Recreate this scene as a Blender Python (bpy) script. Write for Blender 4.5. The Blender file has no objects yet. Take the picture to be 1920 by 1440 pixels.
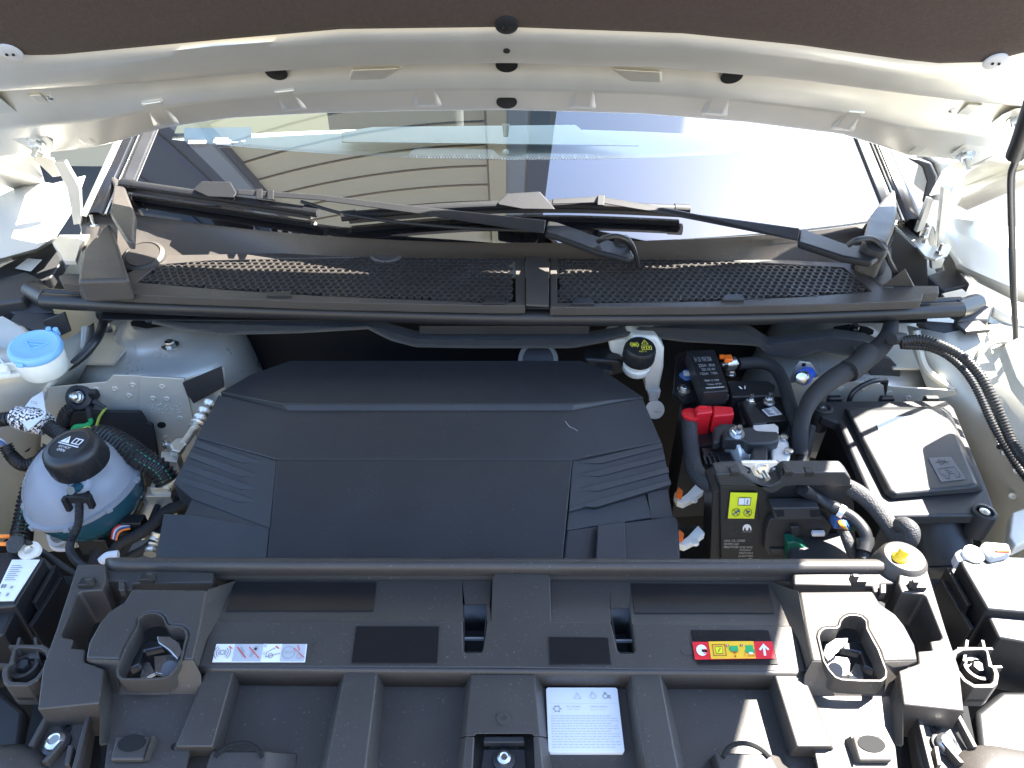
import bpy, bmesh, math, random
from mathutils import Vector, Matrix
from mathutils.geometry import tessellate_polygon
random.seed(7)
S = bpy.context.scene
C = S.collection
rad = math.radians

# ------------------------------------------------------------------ camera
CAM = Vector((0, 0, 1.55)); PITCH = 35.0; YAW = 0.64; ROLL = 0.7; F = 1350.0
_p, _y, _r = rad(PITCH), rad(YAW), rad(ROLL)
FW = Vector((math.sin(_y)*math.cos(_p), math.cos(_y)*math.cos(_p), -math.sin(_p)))
R0 = Vector((math.cos(_y), -math.sin(_y), 0)); U0 = R0.cross(FW)
RT = R0*math.cos(_r) + U0*math.sin(_r); UP = U0*math.cos(_r) - R0*math.sin(_r)
cd = bpy.data.cameras.new('camera'); cam = bpy.data.objects.new('camera', cd); C.objects.link(cam)
cd.sensor_width = 36; cd.sensor_fit = 'HORIZONTAL'; cd.lens = 36*F/1920
cd.clip_start = 0.02; cd.clip_end = 2000
M3 = Matrix((RT, UP, -FW)).transposed()
cam.matrix_world = Matrix.Translation(CAM) @ M3.to_4x4()
S.camera = cam

# ------------------------------------------------------------------ light
SUN = Vector((0.60, 0.33, 1.0)).normalized()
w = bpy.data.worlds.new('World'); S.world = w; w.use_nodes = True
nt = w.node_tree; bg = nt.nodes['Background']
sky = nt.nodes.new('ShaderNodeTexSky'); sky.sky_type = 'NISHITA'; sky.sun_disc = False
sky.sun_elevation = math.asin(SUN.z); sky.sun_rotation = math.atan2(SUN.x, SUN.y)
sky.air_density = 1.0; sky.ozone_density = 2.0; sky.dust_density = 0.5
nt.links.new(sky.outputs[0], bg.inputs[0]); bg.inputs[1].default_value = 0.10
ld = bpy.data.lights.new('sun', 'SUN'); ld.energy = 5.0; ld.angle = rad(0.53); ld.color = (1, 0.95, 0.87)
sl = bpy.data.objects.new('sun', ld); C.objects.link(sl)
sl.rotation_euler = SUN.to_track_quat('Z', 'Y').to_euler(); sl.location = (3, 3, 5)
S.view_settings.view_transform = 'Standard'; S.view_settings.look = 'None'
S.view_settings.exposure = 3.2; S.view_settings.gamma = 1.0; S.view_settings.use_curve_mapping = False

# ------------------------------------------------------------------ pixel helpers: a pixel of the photo onto a real plane
def ray(u, v): return FW + RT*((u-960)/F) - UP*((v-720)/F)
def Z(u, v, z):
    d = ray(u, v); return CAM + d*((z-CAM.z)/d.z)
def Yp(u, v, y):
    d = ray(u, v); return CAM + d*((y-CAM.y)/d.y)
def Xp(u, v, x):
    d = ray(u, v); return CAM + d*((x-CAM.x)/d.x)
def PL(u, v, p0, n):
    d = ray(u, v); return CAM + d*((p0-CAM).dot(n)/d.dot(n))
def ZZ(l, z): return [Z(a, b, z) for a, b in l]
def YY(l, y): return [Yp(a, b, y) for a, b in l]
def Z3(l): return [Z(a, b, c) for a, b, c in l]
WB_Z = 1.085; PHI = rad(22); TPH = math.tan(PHI)
def yb(x): return 1.055 + 0.27*x*x
def G(u, v, off=0.0):                       # onto the windscreen surface, off metres in front of it
    d = ray(u, v); lo, hi = 0.2, 4.0
    def f(t):
        p = CAM + d*t; return (p.z-WB_Z) - TPH*(p.y-yb(p.x)) - off/math.cos(PHI)
    for _ in range(50):
        m = (lo+hi)/2
        if f(m) > 0: lo = m
        else: hi = m
    return CAM + d*lo
def mirror(pts): return [Vector((-p.x, p.y, p.z)) for p in pts]
def interp(poly, u):
    if u <= poly[0][0]:
        a, b = poly[0], poly[1]
    elif u >= poly[-1][0]:
        a, b = poly[-2], poly[-1]
    else:
        for a, b in zip(poly, poly[1:]):
            if a[0] <= u <= b[0]: break
    k = (u-a[0])/(b[0]-a[0]); return a[1] + (b[1]-a[1])*k
def smooth_pts(pts, n=8):
    P = [Vector(p) for p in pts]; out = []
    if len(P) < 3: return [P[0].lerp(P[-1], i/n) for i in range(n+1)]
    Q = [P[0]*2-P[1]] + P + [P[-1]*2-P[-2]]
    for i in range(1, len(Q)-2):
        a, b, c, d = Q[i-1], Q[i], Q[i+1], Q[i+2]
        for k in range(n):
            t = k/n
            out.append(0.5*((2*b)+(c-a)*t+(2*a-5*b+4*c-d)*t*t+(3*b-a-3*c+d)*t**3))
    out.append(P[-1]); return out

# ------------------------------------------------------------------ mesh builder
class B:
    def __init__(s): s.v = []; s.f = []
    def add(s, vs, fs):
        o = len(s.v); s.v += [Vector(p) for p in vs]; s.f += [[i+o for i in f] for f in fs]; return s
    def loft(s, a, b, capa=True, capb=True):
        n = len(a); fs = [[i, (i+1) % n, n+(i+1) % n, n+i] for i in range(n)]
        if capa: fs.append(list(range(n))[::-1])
        if capb: fs.append(list(range(n, 2*n)))
        return s.add(list(a)+list(b), fs)
    def prism(s, pts, d):
        d = Vector((0, 0, d)) if not isinstance(d, Vector) else d
        return s.loft([p+d for p in pts], pts)
    def plate(s, outer, holes, d):
        d = Vector((0, 0, d)) if not isinstance(d, Vector) else d
        loops = [outer]+holes; flat = [p for l in loops for p in l]; n = len(flat)
        tr = tessellate_polygon([[Vector(p) for p in l] for l in loops])
        fs = [list(t) for t in tr] + [[i+n for i in t[::-1]] for t in tr]
        o = 0
        for l in loops:
            k = len(l)
            for i in range(k): fs.append([o+i, o+(i+1) % k, n+o+(i+1) % k, n+o+i])
            o += k
        return s.add(flat+[p+d for p in flat], fs)
    def vz(s, l, z0, z1):                   # upright prism below a traced top outline
        P = ZZ(l, max(z0, z1)); d = Vector((0, 0, -abs(z0-z1))); return s.loft(P, [p+d for p in P])
    def vy(s, l, y0, y1):                   # prism behind a traced front outline
        P = YY(l, min(y0, y1)); d = Vector((0, abs(y0-y1), 0)); return s.loft(P, [p+d for p in P])
    def box(s, c, sx, sy, sz, m=None):
        c = Vector(c); vs = []
        for x in (-1, 1):
            for y in (-1, 1):
                for z in (-1, 1):
                    p = Vector((x*sx/2, y*sy/2, z*sz/2)); vs.append(c+(m @ p if m else p))
        return s.add(vs, [[0,1,3,2],[4,6,7,5],[0,4,5,1],[2,3,7,6],[0,2,6,4],[1,5,7,3]])
    def lathe(s, c, ax, prof, n=24, ref=None):
        ax = Vector(ax).normalized(); c = Vector(c)
        a = Vector((1, 0, 0)) if abs(ax.x) < .8 else Vector((0, 1, 0))
        e1 = (a - ax*a.dot(ax)).normalized(); e2 = ax.cross(e1); vs = []; fs = []
        for r, h in prof:
            for k in range(n):
                t = 2*math.pi*k/n; vs.append(c+ax*h+(e1*math.cos(t)+e2*math.sin(t))*max(r, 1e-5))
        m = len(prof)
        for i in range(m-1):
            for k in range(n):
                fs.append([i*n+k, i*n+(k+1) % n, (i+1)*n+(k+1) % n, (i+1)*n+k])
        fs.append(list(range(n))[::-1]); fs.append([(m-1)*n+k for k in range(n)])
        return s.add(vs, fs)
    def cyl(s, p0, p1, r0, r1=None, n=20):
        p0 = Vector(p0); p1 = Vector(p1); r1 = r0 if r1 is None else r1
        return s.lathe(p0, p1-p0, [(r0, 0), (r1, (p1-p0).length)], n)
    def hexnut(s, p, ax, r, h): return s.lathe(p, ax, [(r, 0), (r, h*.8), (r*.85, h)], 6)
    def tube(s, pts, r, n=10, sub=8, corr=0.0, flat=None):
        P = smooth_pts(pts, sub) if sub else [Vector(p) for p in pts]
        if corr:                                # corrugated conduit: re-sample at a quarter of the pitch
            L = [0]
            for a, b in zip(P, P[1:]): L.append(L[-1]+(b-a).length)
            st = corr/4; N = int(L[-1]/st); Q = []; j = 0
            for i in range(N+1):
                x = i*st
                while j < len(L)-2 and L[j+1] < x: j += 1
                k = (x-L[j])/max(L[j+1]-L[j], 1e-9); Q.append(P[j].lerp(P[j+1], k))
            P = Q
        rr = r if callable(r) else (lambda t: r)
        vs = []; fs = []; N = len(P); T0 = None
        for i, p in enumerate(P):
            T = (P[min(i+1, N-1)]-P[max(i-1, 0)]).normalized()
            if T0 is None:
                a = Vector((0, 0, 1)) if abs(T.z) < .9 else Vector((1, 0, 0)); e = (a-T*a.dot(T)).normalized()
            else: e = (e-T*e.dot(T)).normalized()
            T0 = T; e2 = T.cross(e); q = rr(i/max(N-1, 1))
            if corr and i % 4 >= 2: q *= .84
            for k in range(n):
                t = 2*math.pi*k/n
                vs.append(p+(e*math.cos(t)*(flat if flat else 1)+e2*math.sin(t))*q)
        for i in range(N-1):
            for k in range(n): fs.append([i*n+k, i*n+(k+1) % n, (i+1)*n+(k+1) % n, (i+1)*n+k])
        fs.append(list(range(n))[::-1]); fs.append([(N-1)*n+k for k in range(n)])
        return s.add(vs, fs)
    def rows(s, R, close=False):
        n = len(R[0]); vs = [p for r in R for p in r]; fs = []
        for i in range(len(R)-1):
            for k in range(n-1): fs.append([i*n+k, i*n+k+1, (i+1)*n+k+1, (i+1)*n+k])
        return s.add(vs, fs)
    def face(s, pts): return s.add(pts, [list(range(len(pts)))])

ROOT = {}
def tag(o, label=None, cat=None, group=None, kind=None):
    if label: o['label'] = label
    if cat: o['category'] = cat
    if group: o['group'] = group
    if kind: o['kind'] = kind
    return o
def thing(name, label, cat, loc, group=None):
    o = bpy.data.objects.new(name, None); C.objects.link(o); o.location = Vector(loc); o.empty_display_size = .02
    ROOT[o] = Vector(loc); return tag(o, label, cat, group)
def part(name, b, m, parent=None, bevel=0.0, seg=2, sharp=38, thick=0.0, flat=False, label=None, kind=None, norm=True):
    if parent is None:
        xs = [p.x for p in b.v]; ys = [p.y for p in b.v]; zs = [p.z for p in b.v]
        org = Vector(((min(xs)+max(xs))/2, (min(ys)+max(ys))/2, min(zs)))
    else: org = ROOT[parent]
    me = bpy.data.meshes.new(name); me.from_pydata([p-org for p in b.v], [], b.f)
    bm = bmesh.new(); bm.from_mesh(me)
    if norm: bmesh.ops.recalc_face_normals(bm, faces=bm.faces)
    for f in bm.faces: f.smooth = not flat
    if not bevel and not flat:
        for e in bm.edges:
            if len(e.link_faces) == 2 and e.calc_face_angle(0) > rad(sharp): e.smooth = False
    bm.to_mesh(me); bm.free()
    o = bpy.data.objects.new(name, me); C.objects.link(o); o.data.materials.append(MAT[m] if isinstance(m, str) else m)
    if parent is None: o.location = org
    else: o.parent = parent
    ROOT[o] = org
    if thick:
        md = o.modifiers.new('thickness', 'SOLIDIFY'); md.thickness = thick; md.offset = 0
    if bevel:
        md = o.modifiers.new('bevel', 'BEVEL'); md.width = bevel; md.segments = seg; md.limit_method = 'ANGLE'
        md.angle_limit = rad(28); md.harden_normals = True
    if label: o['label'] = label
    if kind: o['kind'] = kind
    return o
def copy_tree(o, parent=None):
    c = o.copy(); C.objects.link(c); c.parent = parent
    for ch in list(o.children): copy_tree(ch, c)
    return c

# flat print on a quad (top left, top right, bottom right, bottom left)
def qm(Q, s, t): return Q[0].lerp(Q[1], s).lerp(Q[3].lerp(Q[2], s), t)
def qn(Q):
    n = (Q[1]-Q[0]).cross(Q[3]-Q[0]).normalized()
    return n if n.dot(CAM-Q[0]) > 0 else -n
def decal(name, Q, polys, m, parent, off=0.0006):
    b = B(); n = qn(Q)*off
    for p in polys: b.face([qm(Q, s, t)+n for s, t in p])
    return part(name, b, m, parent, flat=True, norm=False)
def ring(cx, cy, r, w, asp=1.0, n=24, a0=0, a1=360):
    out = []
    for i in range(n):
        t0 = rad(a0+(a1-a0)*i/n); t1 = rad(a0+(a1-a0)*(i+1)/n)
        out.append([(cx+math.cos(t)*q*asp, cy+math.sin(t)*q) for t, q in ((t0, r), (t1, r), (t1, r-w), (t0, r-w))])
    return out
def disc(cx, cy, r, asp=1.0, n=20): return [(cx+math.cos(2*math.pi*i/n)*r*asp, cy+math.sin(2*math.pi*i/n)*r) for i in range(n)]
def bar(x0, y0, x1, y1, w, asp=1.0):
    dx, dy = (x1-x0)/asp, y1-y0; L = math.hypot(dx, dy) or 1; nx, ny = -dy/L*w/2*asp, dx/L*w/2
    return [(x0+nx, y0+ny), (x1+nx, y1+ny), (x1-nx, y1-ny), (x0-nx, y0-ny)]
def rect(x0, y0, x1, y1): return [(x0, y0), (x1, y0), (x1, y1), (x0, y1)]
def text(body, Q, m, parent, off=0.0007, name='lettering'):
    cu = bpy.data.curves.new(name, 'FONT'); cu.body = body; cu.resolution_u = 3
    ob = bpy.data.objects.new(name, cu); C.objects.link(ob)
    me = bpy.data.meshes.new_from_object(ob.evaluated_get(bpy.context.evaluated_depsgraph_get()))
    C.objects.unlink(ob); bpy.data.objects.remove(ob)
    xs = [p.co.x for p in me.vertices]; ys = [p.co.y for p in me.vertices]
    if not xs: return None
    x0, x1, y0, y1 = min(xs), max(xs), min(ys), max(ys); n = qn(Q)*off; org = ROOT[parent]
    for p in me.vertices:
        p.co = qm(Q, (p.co.x-x0)/(x1-x0), 1-(p.co.y-y0)/max(y1-y0, 1e-6)) + n - org
    me.materials.clear(); me.materials.append(MAT[m])
    o = bpy.data.objects.new(name, me); C.objects.link(o); o.parent = parent; ROOT[o] = org; return o
def sub(Q, x0, y0, x1, y1): return [qm(Q, x0, y0), qm(Q, x1, y0), qm(Q, x1, y1), qm(Q, x0, y1)]

# ------------------------------------------------------------------ materials
MAT = {}
def mat(name, col, rough=.5, metal=0.0, grain=0.0, gscale=900, var=0.0, vscale=12, dust=0.0, spec=.5, coat=0.0,
        sheen=0.0, trans=0.0, sss=0.0, alpha=1.0, rvar=0.0):
    m = bpy.data.materials.new(name); m.use_nodes = True; t = m.node_tree; N = t.nodes; L = t.links
    p = N['Principled BSDF']; p.inputs['Base Color'].default_value = (*col, 1)
    p.inputs['Roughness'].default_value = rough; p.inputs['Metallic'].default_value = metal
    p.inputs['Specular IOR Level'].default_value = spec
    if coat: p.inputs['Coat Weight'].default_value = coat; p.inputs['Coat Roughness'].default_value = .08
    if sheen: p.inputs['Sheen Weight'].default_value = sheen; p.inputs['Sheen Roughness'].default_value = .6
    if trans: p.inputs['Transmission Weight'].default_value = trans
    if sss:
        p.inputs['Subsurface Weight'].default_value = sss; p.inputs['Subsurface Radius'].default_value = (.02, .02, .02)
        p.inputs['Subsurface Scale'].default_value = .6
    if alpha < 1: p.inputs['Alpha'].default_value = alpha
    tc = N.new('ShaderNodeTexCoord')
    if grain:
        n = N.new('ShaderNodeTexNoise'); n.inputs['Scale'].default_value = gscale; n.inputs['Detail'].default_value = 2
        bp = N.new('ShaderNodeBump'); bp.inputs['Strength'].default_value = grain; bp.inputs['Distance'].default_value = .0006
        L.new(tc.outputs['Object'], n.inputs['Vector']); L.new(n.outputs[0], bp.inputs['Height']); L.new(bp.outputs[0], p.inputs['Normal'])
    out = None
    if var:
        n = N.new('ShaderNodeTexNoise'); n.inputs['Scale'].default_value = vscale; n.inputs['Detail'].default_value = 6
        mx = N.new('ShaderNodeMix'); mx.data_type = 'RGBA'
        mx.inputs['A'].default_value = (*[c*(1-var) for c in col], 1); mx.inputs['B'].default_value = (*[min(1, c*(1+var)) for c in col], 1)
        L.new(tc.outputs['Object'], n.inputs['Vector']); L.new(n.outputs[0], mx.inputs['Factor']); out = mx.outputs['Result']
    if dust:                                   # sparse pale specks and a little grey film
        n = N.new('ShaderNodeTexNoise'); n.inputs['Scale'].default_value = 420; n.inputs['Detail'].default_value = 1
        n2 = N.new('ShaderNodeTexNoise'); n2.inputs['Scale'].default_value = 9; n2.inputs['Detail'].default_value = 5
        r1 = N.new('ShaderNodeMapRange'); r1.inputs[1].default_value = .70; r1.inputs[2].default_value = .78; r1.inputs[4].default_value = dust*3
        r2 = N.new('ShaderNodeMapRange'); r2.inputs[1].default_value = .45; r2.inputs[2].default_value = .8; r2.inputs[4].default_value = dust*.35
        ad = N.new('ShaderNodeMath'); ad.operation = 'ADD'; ad.use_clamp = True
        for q in (n, n2): L.new(tc.outputs['Object'], q.inputs['Vector'])
        L.new(n.outputs[0], r1.inputs[0]); L.new(n2.outputs[0], r2.inputs[0]); L.new(r1.outputs[0], ad.inputs[0]); L.new(r2.outputs[0], ad.inputs[1])
        mx = N.new('ShaderNodeMix'); mx.data_type = 'RGBA'; mx.inputs['B'].default_value = (.34, .32, .29, 1)
        if out: L.new(out, mx.inputs['A'])
        else: mx.inputs['A'].default_value = (*col, 1)
        L.new(ad.outputs[0], mx.inputs['Factor']); out = mx.outputs['Result']
    if out: L.new(out, p.inputs['Base Color'])
    if rvar:
        n = N.new('ShaderNodeTexNoise'); n.inputs['Scale'].default_value = 22; n.inputs['Detail'].default_value = 5
        r = N.new('ShaderNodeMapRange'); r.inputs[1].default_value = .3; r.inputs[2].default_value = .7
        r.inputs[3].default_value = rough-rvar; r.inputs[4].default_value = rough+rvar
        L.new(tc.outputs['Object'], n.inputs['Vector']); L.new(n.outputs[0], r.inputs[0]); L.new(r.outputs[0], p.inputs['Roughness'])
    MAT[name] = m; return m
mat('plastic', (.026, .026, .027), .46, grain=.10, gscale=1500, dust=.05, rvar=.05)
mat('cover', (.021, .022, .0245), .52, grain=.08, gscale=1600, dust=.05, rvar=.04)
mat('cover_grain', (.022, .023, .027), .58, grain=.5, gscale=900, dust=.03)
mat('panel_plastic', (.045, .039, .034), .48, grain=.22, gscale=1100, dust=.09, rvar=.06)
mat('dark_plastic', (.014, .014, .015), .42, grain=.08, dust=.04)
mat('sticker_black', (.010, .010, .011), .30, dust=.03)
mat('wiper_black', (.012, .012, .013), .5, dust=.04, spec=.25)
mat('rubber', (.016, .016, .017), .42, dust=.04, rvar=.05)
mat('felt', (.052, .036, .029), .95, grain=1.0, gscale=700, var=.3, vscale=220, sheen=.06, spec=.2)
mat('black_felt', (.018, .018, .019), .95, grain=1.0, gscale=800, var=.3, vscale=160, sheen=.15)
mat('foam_mat', (.016, .014, .014), .8, grain=.6, gscale=60, var=.3, vscale=30)
mat('tape', (.013, .013, .014), .75, grain=.8, gscale=500, var=.2, vscale=90)
mat('paint', (.60, .58, .525), .36, metal=.60, var=.05, vscale=30, rvar=.05)
mat('inner_paint', (.50, .49, .43), .42, metal=.35, var=.10, vscale=18, dust=.08, rvar=.06)
mat('outer_paint', (.56, .55, .50), .38, metal=.2, coat=.3)
mat('tower_paint', (.54, .53, .48), .32, metal=.40, var=.08, vscale=18, dust=.05, rvar=.06)
mat('cladding', (.74, .58, .34), .75, var=.04, vscale=3)
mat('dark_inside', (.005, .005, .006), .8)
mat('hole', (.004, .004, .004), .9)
mat('alu', (.70, .67, .58), .42, metal=.75, grain=.3, gscale=500, var=.15, vscale=40, rvar=.08)
mat('cast_alu', (.80, .79, .76), .42, metal=.55, grain=.6, gscale=420, var=.15, vscale=60)
mat('zinc', (.60, .60, .58), .28, metal=.95, rvar=.08)
mat('steel_dark', (.08, .08, .085), .35, metal=.8)
mat('white_plastic', (.72, .70, .62), .45, sss=.2, var=.05)
mat('natural_plastic', (.78, .78, .70), .42, sss=.25)
mat('blue_cap', (.22, .48, .78), .42, var=.05)
mat('blue_bright', (.02, .12, .70), .35)
mat('red_plastic', (.62, .012, .02), .38)
mat('orange', (.85, .16, .015), .4)
mat('yellow_cap', (.85, .55, .03), .4)
mat('green_plastic', (.006, .085, .05), .4)
mat('label_white', (.80, .80, .80), .45)
mat('label_grey', (.45, .46, .48), .5)
mat('label_yellow', (.72, .76, .02), .4)
mat('label_orange', (.85, .48, .03), .4)
mat('label_red', (.72, .02, .03), .4)
mat('print_black', (.015, .015, .016), .5)
mat('print_grey', (.33, .33, .32), .6)
mat('print_faint', (.55, .55, .57), .6)
mat('print_white', (.75, .75, .75), .5)
mat('print_yellow', (.72, .66, .06), .5)
mat('print_green', (.02, .35, .10), .5)
mat('print_red', (.7, .05, .05), .5)
mat('print_brown', (.30, .12, .02), .5)
mat('print_blue', (.05, .12, .3), .5)
mat('wire_green', (.02, .42, .14), .4)
mat('wire_lime', (.5, .60, .10), .4)
mat('wire_red', (.75, .04, .04), .4)
mat('wire_white', (.75, .75, .78), .4)
mat('wire_orange', (.85, .22, .03), .4)
mat('stripe_green', (.02, .30, .18), .5)
mat('coolant', (.018, .075, .11), .25, trans=.0, coat=.4)
mat('plate_grey', (.10, .105, .115), .4, grain=.3)
mat('cabin_dark', (.05, .05, .05), .8)
mat('dash', (.50, .52, .49), .7, grain=.3, gscale=900)
mat('asphalt', (.042, .042, .042), .9, grain=1.0, gscale=260, var=.6, vscale=160)
mat('beige_wall', (.52, .43, .29), .8, var=.05, vscale=2)
mat('beige_trim', (.60, .52, .38), .7)
mat('grey_trim', (.30, .30, .29), .6)
mat('gutter_dark', (.045, .05, .052), .5)
mat('dark_glass', (.03, .032, .03), .15)

# braided sleeve: rings of bump along the tube are real only for conduits; here a fine woven bump
def woven(name, col):
    m = mat(name, col, .7, grain=0); t = m.node_tree; p = t.nodes['Principled BSDF']
    v = t.nodes.new('ShaderNodeTexVoronoi'); v.inputs['Scale'].default_value = 520
    tc = t.nodes.new('ShaderNodeTexCoord'); bp = t.nodes.new('ShaderNodeBump'); bp.inputs['Strength'].default_value = .7; bp.inputs['Distance'].default_value = .001
    t.links.new(tc.outputs['Object'], v.inputs['Vector']); t.links.new(v.outputs[0], bp.inputs['Height']); t.links.new(bp.outputs[0], p.inputs['Normal'])
woven('braid', (.035, .035, .037))
# speckled white wrap
m = mat('speckled_wrap', (.75, .74, .74), .7); t = m.node_tree
n = t.nodes.new('ShaderNodeTexNoise'); n.inputs['Scale'].default_value = 330; n.inputs['Detail'].default_value = 3
r = t.nodes.new('ShaderNodeValToRGB'); r.color_ramp.elements[0].position = .47; r.color_ramp.elements[0].color = (.02, .02, .02, 1)
r.color_ramp.elements[1].position = .52; r.color_ramp.elements[1].color = (.75, .74, .75, 1)
tc = t.nodes.new('ShaderNodeTexCoord'); t.links.new(tc.outputs['Object'], n.inputs['Vector']); t.links.new(n.outputs[0], r.inputs[0])
t.links.new(r.outputs[0], t.nodes['Principled BSDF'].inputs['Base Color'])
# translucent tank plastic
m = bpy.data.materials.new('tank_plastic'); m.use_nodes = True; t = m.node_tree; MAT['tank_plastic'] = m
p = t.nodes['Principled BSDF']; p.inputs['Base Color'].default_value = (.50, .52, .55, 1); p.inputs['Roughness'].default_value = .25
tr = t.nodes.new('ShaderNodeBsdfTransparent'); tr.inputs[0].default_value = (.90, .94, .98, 1)
mx = t.nodes.new('ShaderNodeMixShader'); mx.inputs[0].default_value = .50
t.links.new(tr.outputs[0], mx.inputs[1]); t.links.new(p.outputs[0], mx.inputs[2]); t.links.new(mx.outputs[0], t.nodes['Material Output'].inputs[0])
# windscreen glass: clear or over black print; both with a fresnel mirror and a thin film of dust
def glass(name, clear):
    m = bpy.data.materials.new(name); m.use_nodes = True; t = m.node_tree; N = t.nodes; L = t.links; MAT[name] = m
    for q in list(N):
        if q.type == 'BSDF_PRINCIPLED': N.remove(q)
    gl = N.new('ShaderNodeBsdfGlossy'); gl.inputs['Roughness'].default_value = .0; gl.inputs[0].default_value = (1, 1, 1, 1)
    if clear:
        base = N.new('ShaderNodeBsdfTransparent'); base.inputs[0].default_value = (.78, .86, .82, 1)
    else:
        base = N.new('ShaderNodeBsdfDiffuse'); base.inputs[0].default_value = (.006, .006, .007, 1)
    fr = N.new('ShaderNodeFresnel'); fr.inputs['IOR'].default_value = 1.62
    mu = N.new('ShaderNodeMath'); mu.operation = 'MULTIPLY'; mu.inputs[1].default_value = 1.9 if clear else 2.7; mu.use_clamp = True
    mx = N.new('ShaderNodeMixShader'); L.new(fr.outputs[0], mu.inputs[0]); L.new(mu.outputs[0], mx.inputs[0]); L.new(base.outputs[0], mx.inputs[1]); L.new(gl.outputs[0], mx.inputs[2])
    ds = N.new('ShaderNodeBsdfGlossy'); ds.inputs['Roughness'].default_value = .34; ds.inputs[0].default_value = (.7, .7, .7, 1)
    dm = N.new('ShaderNodeMixShader')
    no = N.new('ShaderNodeTexNoise'); no.inputs['Scale'].default_value = 420; no.inputs['Detail'].default_value = 1
    rg = N.new('ShaderNodeMapRange'); rg.inputs[1].default_value = .76; rg.inputs[2].default_value = .79; rg.inputs[3].default_value = .0012; rg.inputs[4].default_value = .03
    tc = N.new('ShaderNodeTexCoord'); L.new(tc.outputs['Object'], no.inputs['Vector']); L.new(no.outputs[0], rg.inputs[0]); L.new(rg.outputs[0], dm.inputs[0])
    L.new(mx.outputs[0], dm.inputs[1]); L.new(ds.outputs[0], dm.inputs[2]); L.new(dm.outputs[0], N['Material Output'].inputs[0])
glass('glass_clear', True); glass('glass_printed', False)
# ================================================================== the setting
b = B(); b.add([(-60, -60, 0), (60, -60, 0), (60, 60, 0), (-60, 60, 0)], [[0, 1, 2, 3]])
tag(part('ground', b, 'asphalt'), kind='structure')

# beige clad house standing behind the car: seen mirrored in the windscreen
hx = thing('house', 'beige clad house mirrored in the left half of the windscreen', 'house', (-3.0, 4.6, 0))
part('wall', B().box((-3.2, 4.9, 5.0), 7.6, .5, 10.0), 'beige_wall', hx)
for i in range(21):
    zc = .45+i*.46; part('cladding_board', B().loft([Vector((-3.62, 4.628, zc-.214)), Vector((-.29, 4.628, zc-.214)), Vector((-.29, 4.628, zc+.222)), Vector((-3.62, 4.628, zc+.222))], [Vector((-3.62, 4.606, zc-.222)), Vector((-.29, 4.606, zc-.222)), Vector((-.29, 4.618, zc+.208)), Vector((-3.62, 4.618, zc+.208))]), 'cladding', hx)
part('joint_shadow_gap', B().box((-1.95, 4.636, 5.0), 3.3, .012, 9.6), 'gutter_dark', hx)
part('corner_board', B().box((-.13, 4.59, 5.0), .25, .10, 10.0), 'cladding', hx)
part('corner_board', B().box((.135, 4.62, 5.0), .27, .06, 10.0), 'grey_trim', hx)
part('corner_return', B().box((.46, 4.66, 5.0), .32, .10, 10.0), 'gutter_dark', hx)
part('frame_post', B().box((-3.76, 4.56, 5.0), .24, .14, 10.0), 'grey_trim', hx)
part('frame_bead', B().box((-3.60, 4.58, 5.0), .05, .10, 10.0), 'gutter_dark', hx)
wn = part('dark_window', B().box((-5.4, 4.62, 5.0), 2.9, .05, 10.0), 'gutter_dark', hx)
for k in range(4): part('curtain_fold', B().box((-6.3+k*.7, 4.585, 5.0), .10, .02, 10.0), 'steel_dark', wn)

tag(part('bounce_wall', B().box((-1.0, -5.2, 1.7), 9.0, .3, 3.4), 'beige_wall'), 'unseen beige wall added in front of the car for a cream gleam on the bonnet underside', 'wall')  # out of view, added to bounce warm light onto the bonnet and the house

# ================================================================== bonnet
H0 = Z(950, 205, 1.281); SL = rad(50); HT = Vector((0, -math.cos(SL), math.sin(SL))); HN = Vector((0, -math.sin(SL), -math.cos(SL)))
def H(u, v, off=0.0): return PL(u, v, H0+HN*off, HN)
edge = [(-260, 335), (-60, 300), (90, 284), (163, 277), (210, 267), (277, 247), (310, 238), (430, 220), (600, 211), (760, 207), (950, 205), (1200, 212), (1400, 228), (1580, 251), (1643, 270), (1697, 289), (1780, 297), (1960, 312), (2160, 340)]
ridge = [(-260, 195), (0, 172), (250, 157), (500, 135), (650, 124), (950, 119), (1250, 128), (1500, 151), (1780, 187), (2160, 225)]
mid = [(-260, 132), (30, 140), (120, 135), (400, 98), (640, 83), (950, 80), (1280, 92), (1500, 112), (1740, 148), (1850, 152), (2160, 150)]
liner = [(-260, 70), (0, 99), (60, 103), (110, 102), (400, 75), (640, 54), (950, 50), (1280, 62), (1500, 84), (1700, 112), (1760, 118), (1850, 116), (1920, 98), (2160, 60)]
us = list(range(-260, 2101, 20))
bon = thing('bonnet', 'open light silver bonnet seen from below, with brown felt liner', 'bonnet', H0)
rows = []
rows.append([H(u, interp(edge, u), -.010) for u in us])
rows.append([H(u, interp(edge, u), .0) for u in us])
rows.append([H(u, interp(edge, u)-4, .001) for u in us])
rows.append([H(u, interp(edge, u)*.60+interp(ridge, u)*.40, .0145) for u in us])
rows.append([H(u, interp(edge, u)*.52+interp(ridge, u)*.48, .0155) for u in us])
rows.append([H(u, interp(edge, u)*.20+interp(ridge, u)*.80, .005) for u in us])
rows.append([H(u, interp(ridge, u)-14, -.002) for u in us])
rows.append([H(u, interp(ridge, u)-4, .014) for u in us])
rows.append([H(u, interp(ridge, u)-1, .0225) for u in us])
rows.append([H(u, interp(ridge, u)-4, .0242) for u in us])
rows.append([H(u, interp(ridge, u)*.6+interp(mid, u)*.4, .0250) for u in us])
rows.append([H(u, interp(mid, u), .0255) for u in us])
rows.append([H(u, interp(mid, u)*.5+interp(liner, u)*.5, .0250) for u in us])
rows.append([H(u, interp(liner, u)+4, .021) for u in us])
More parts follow.
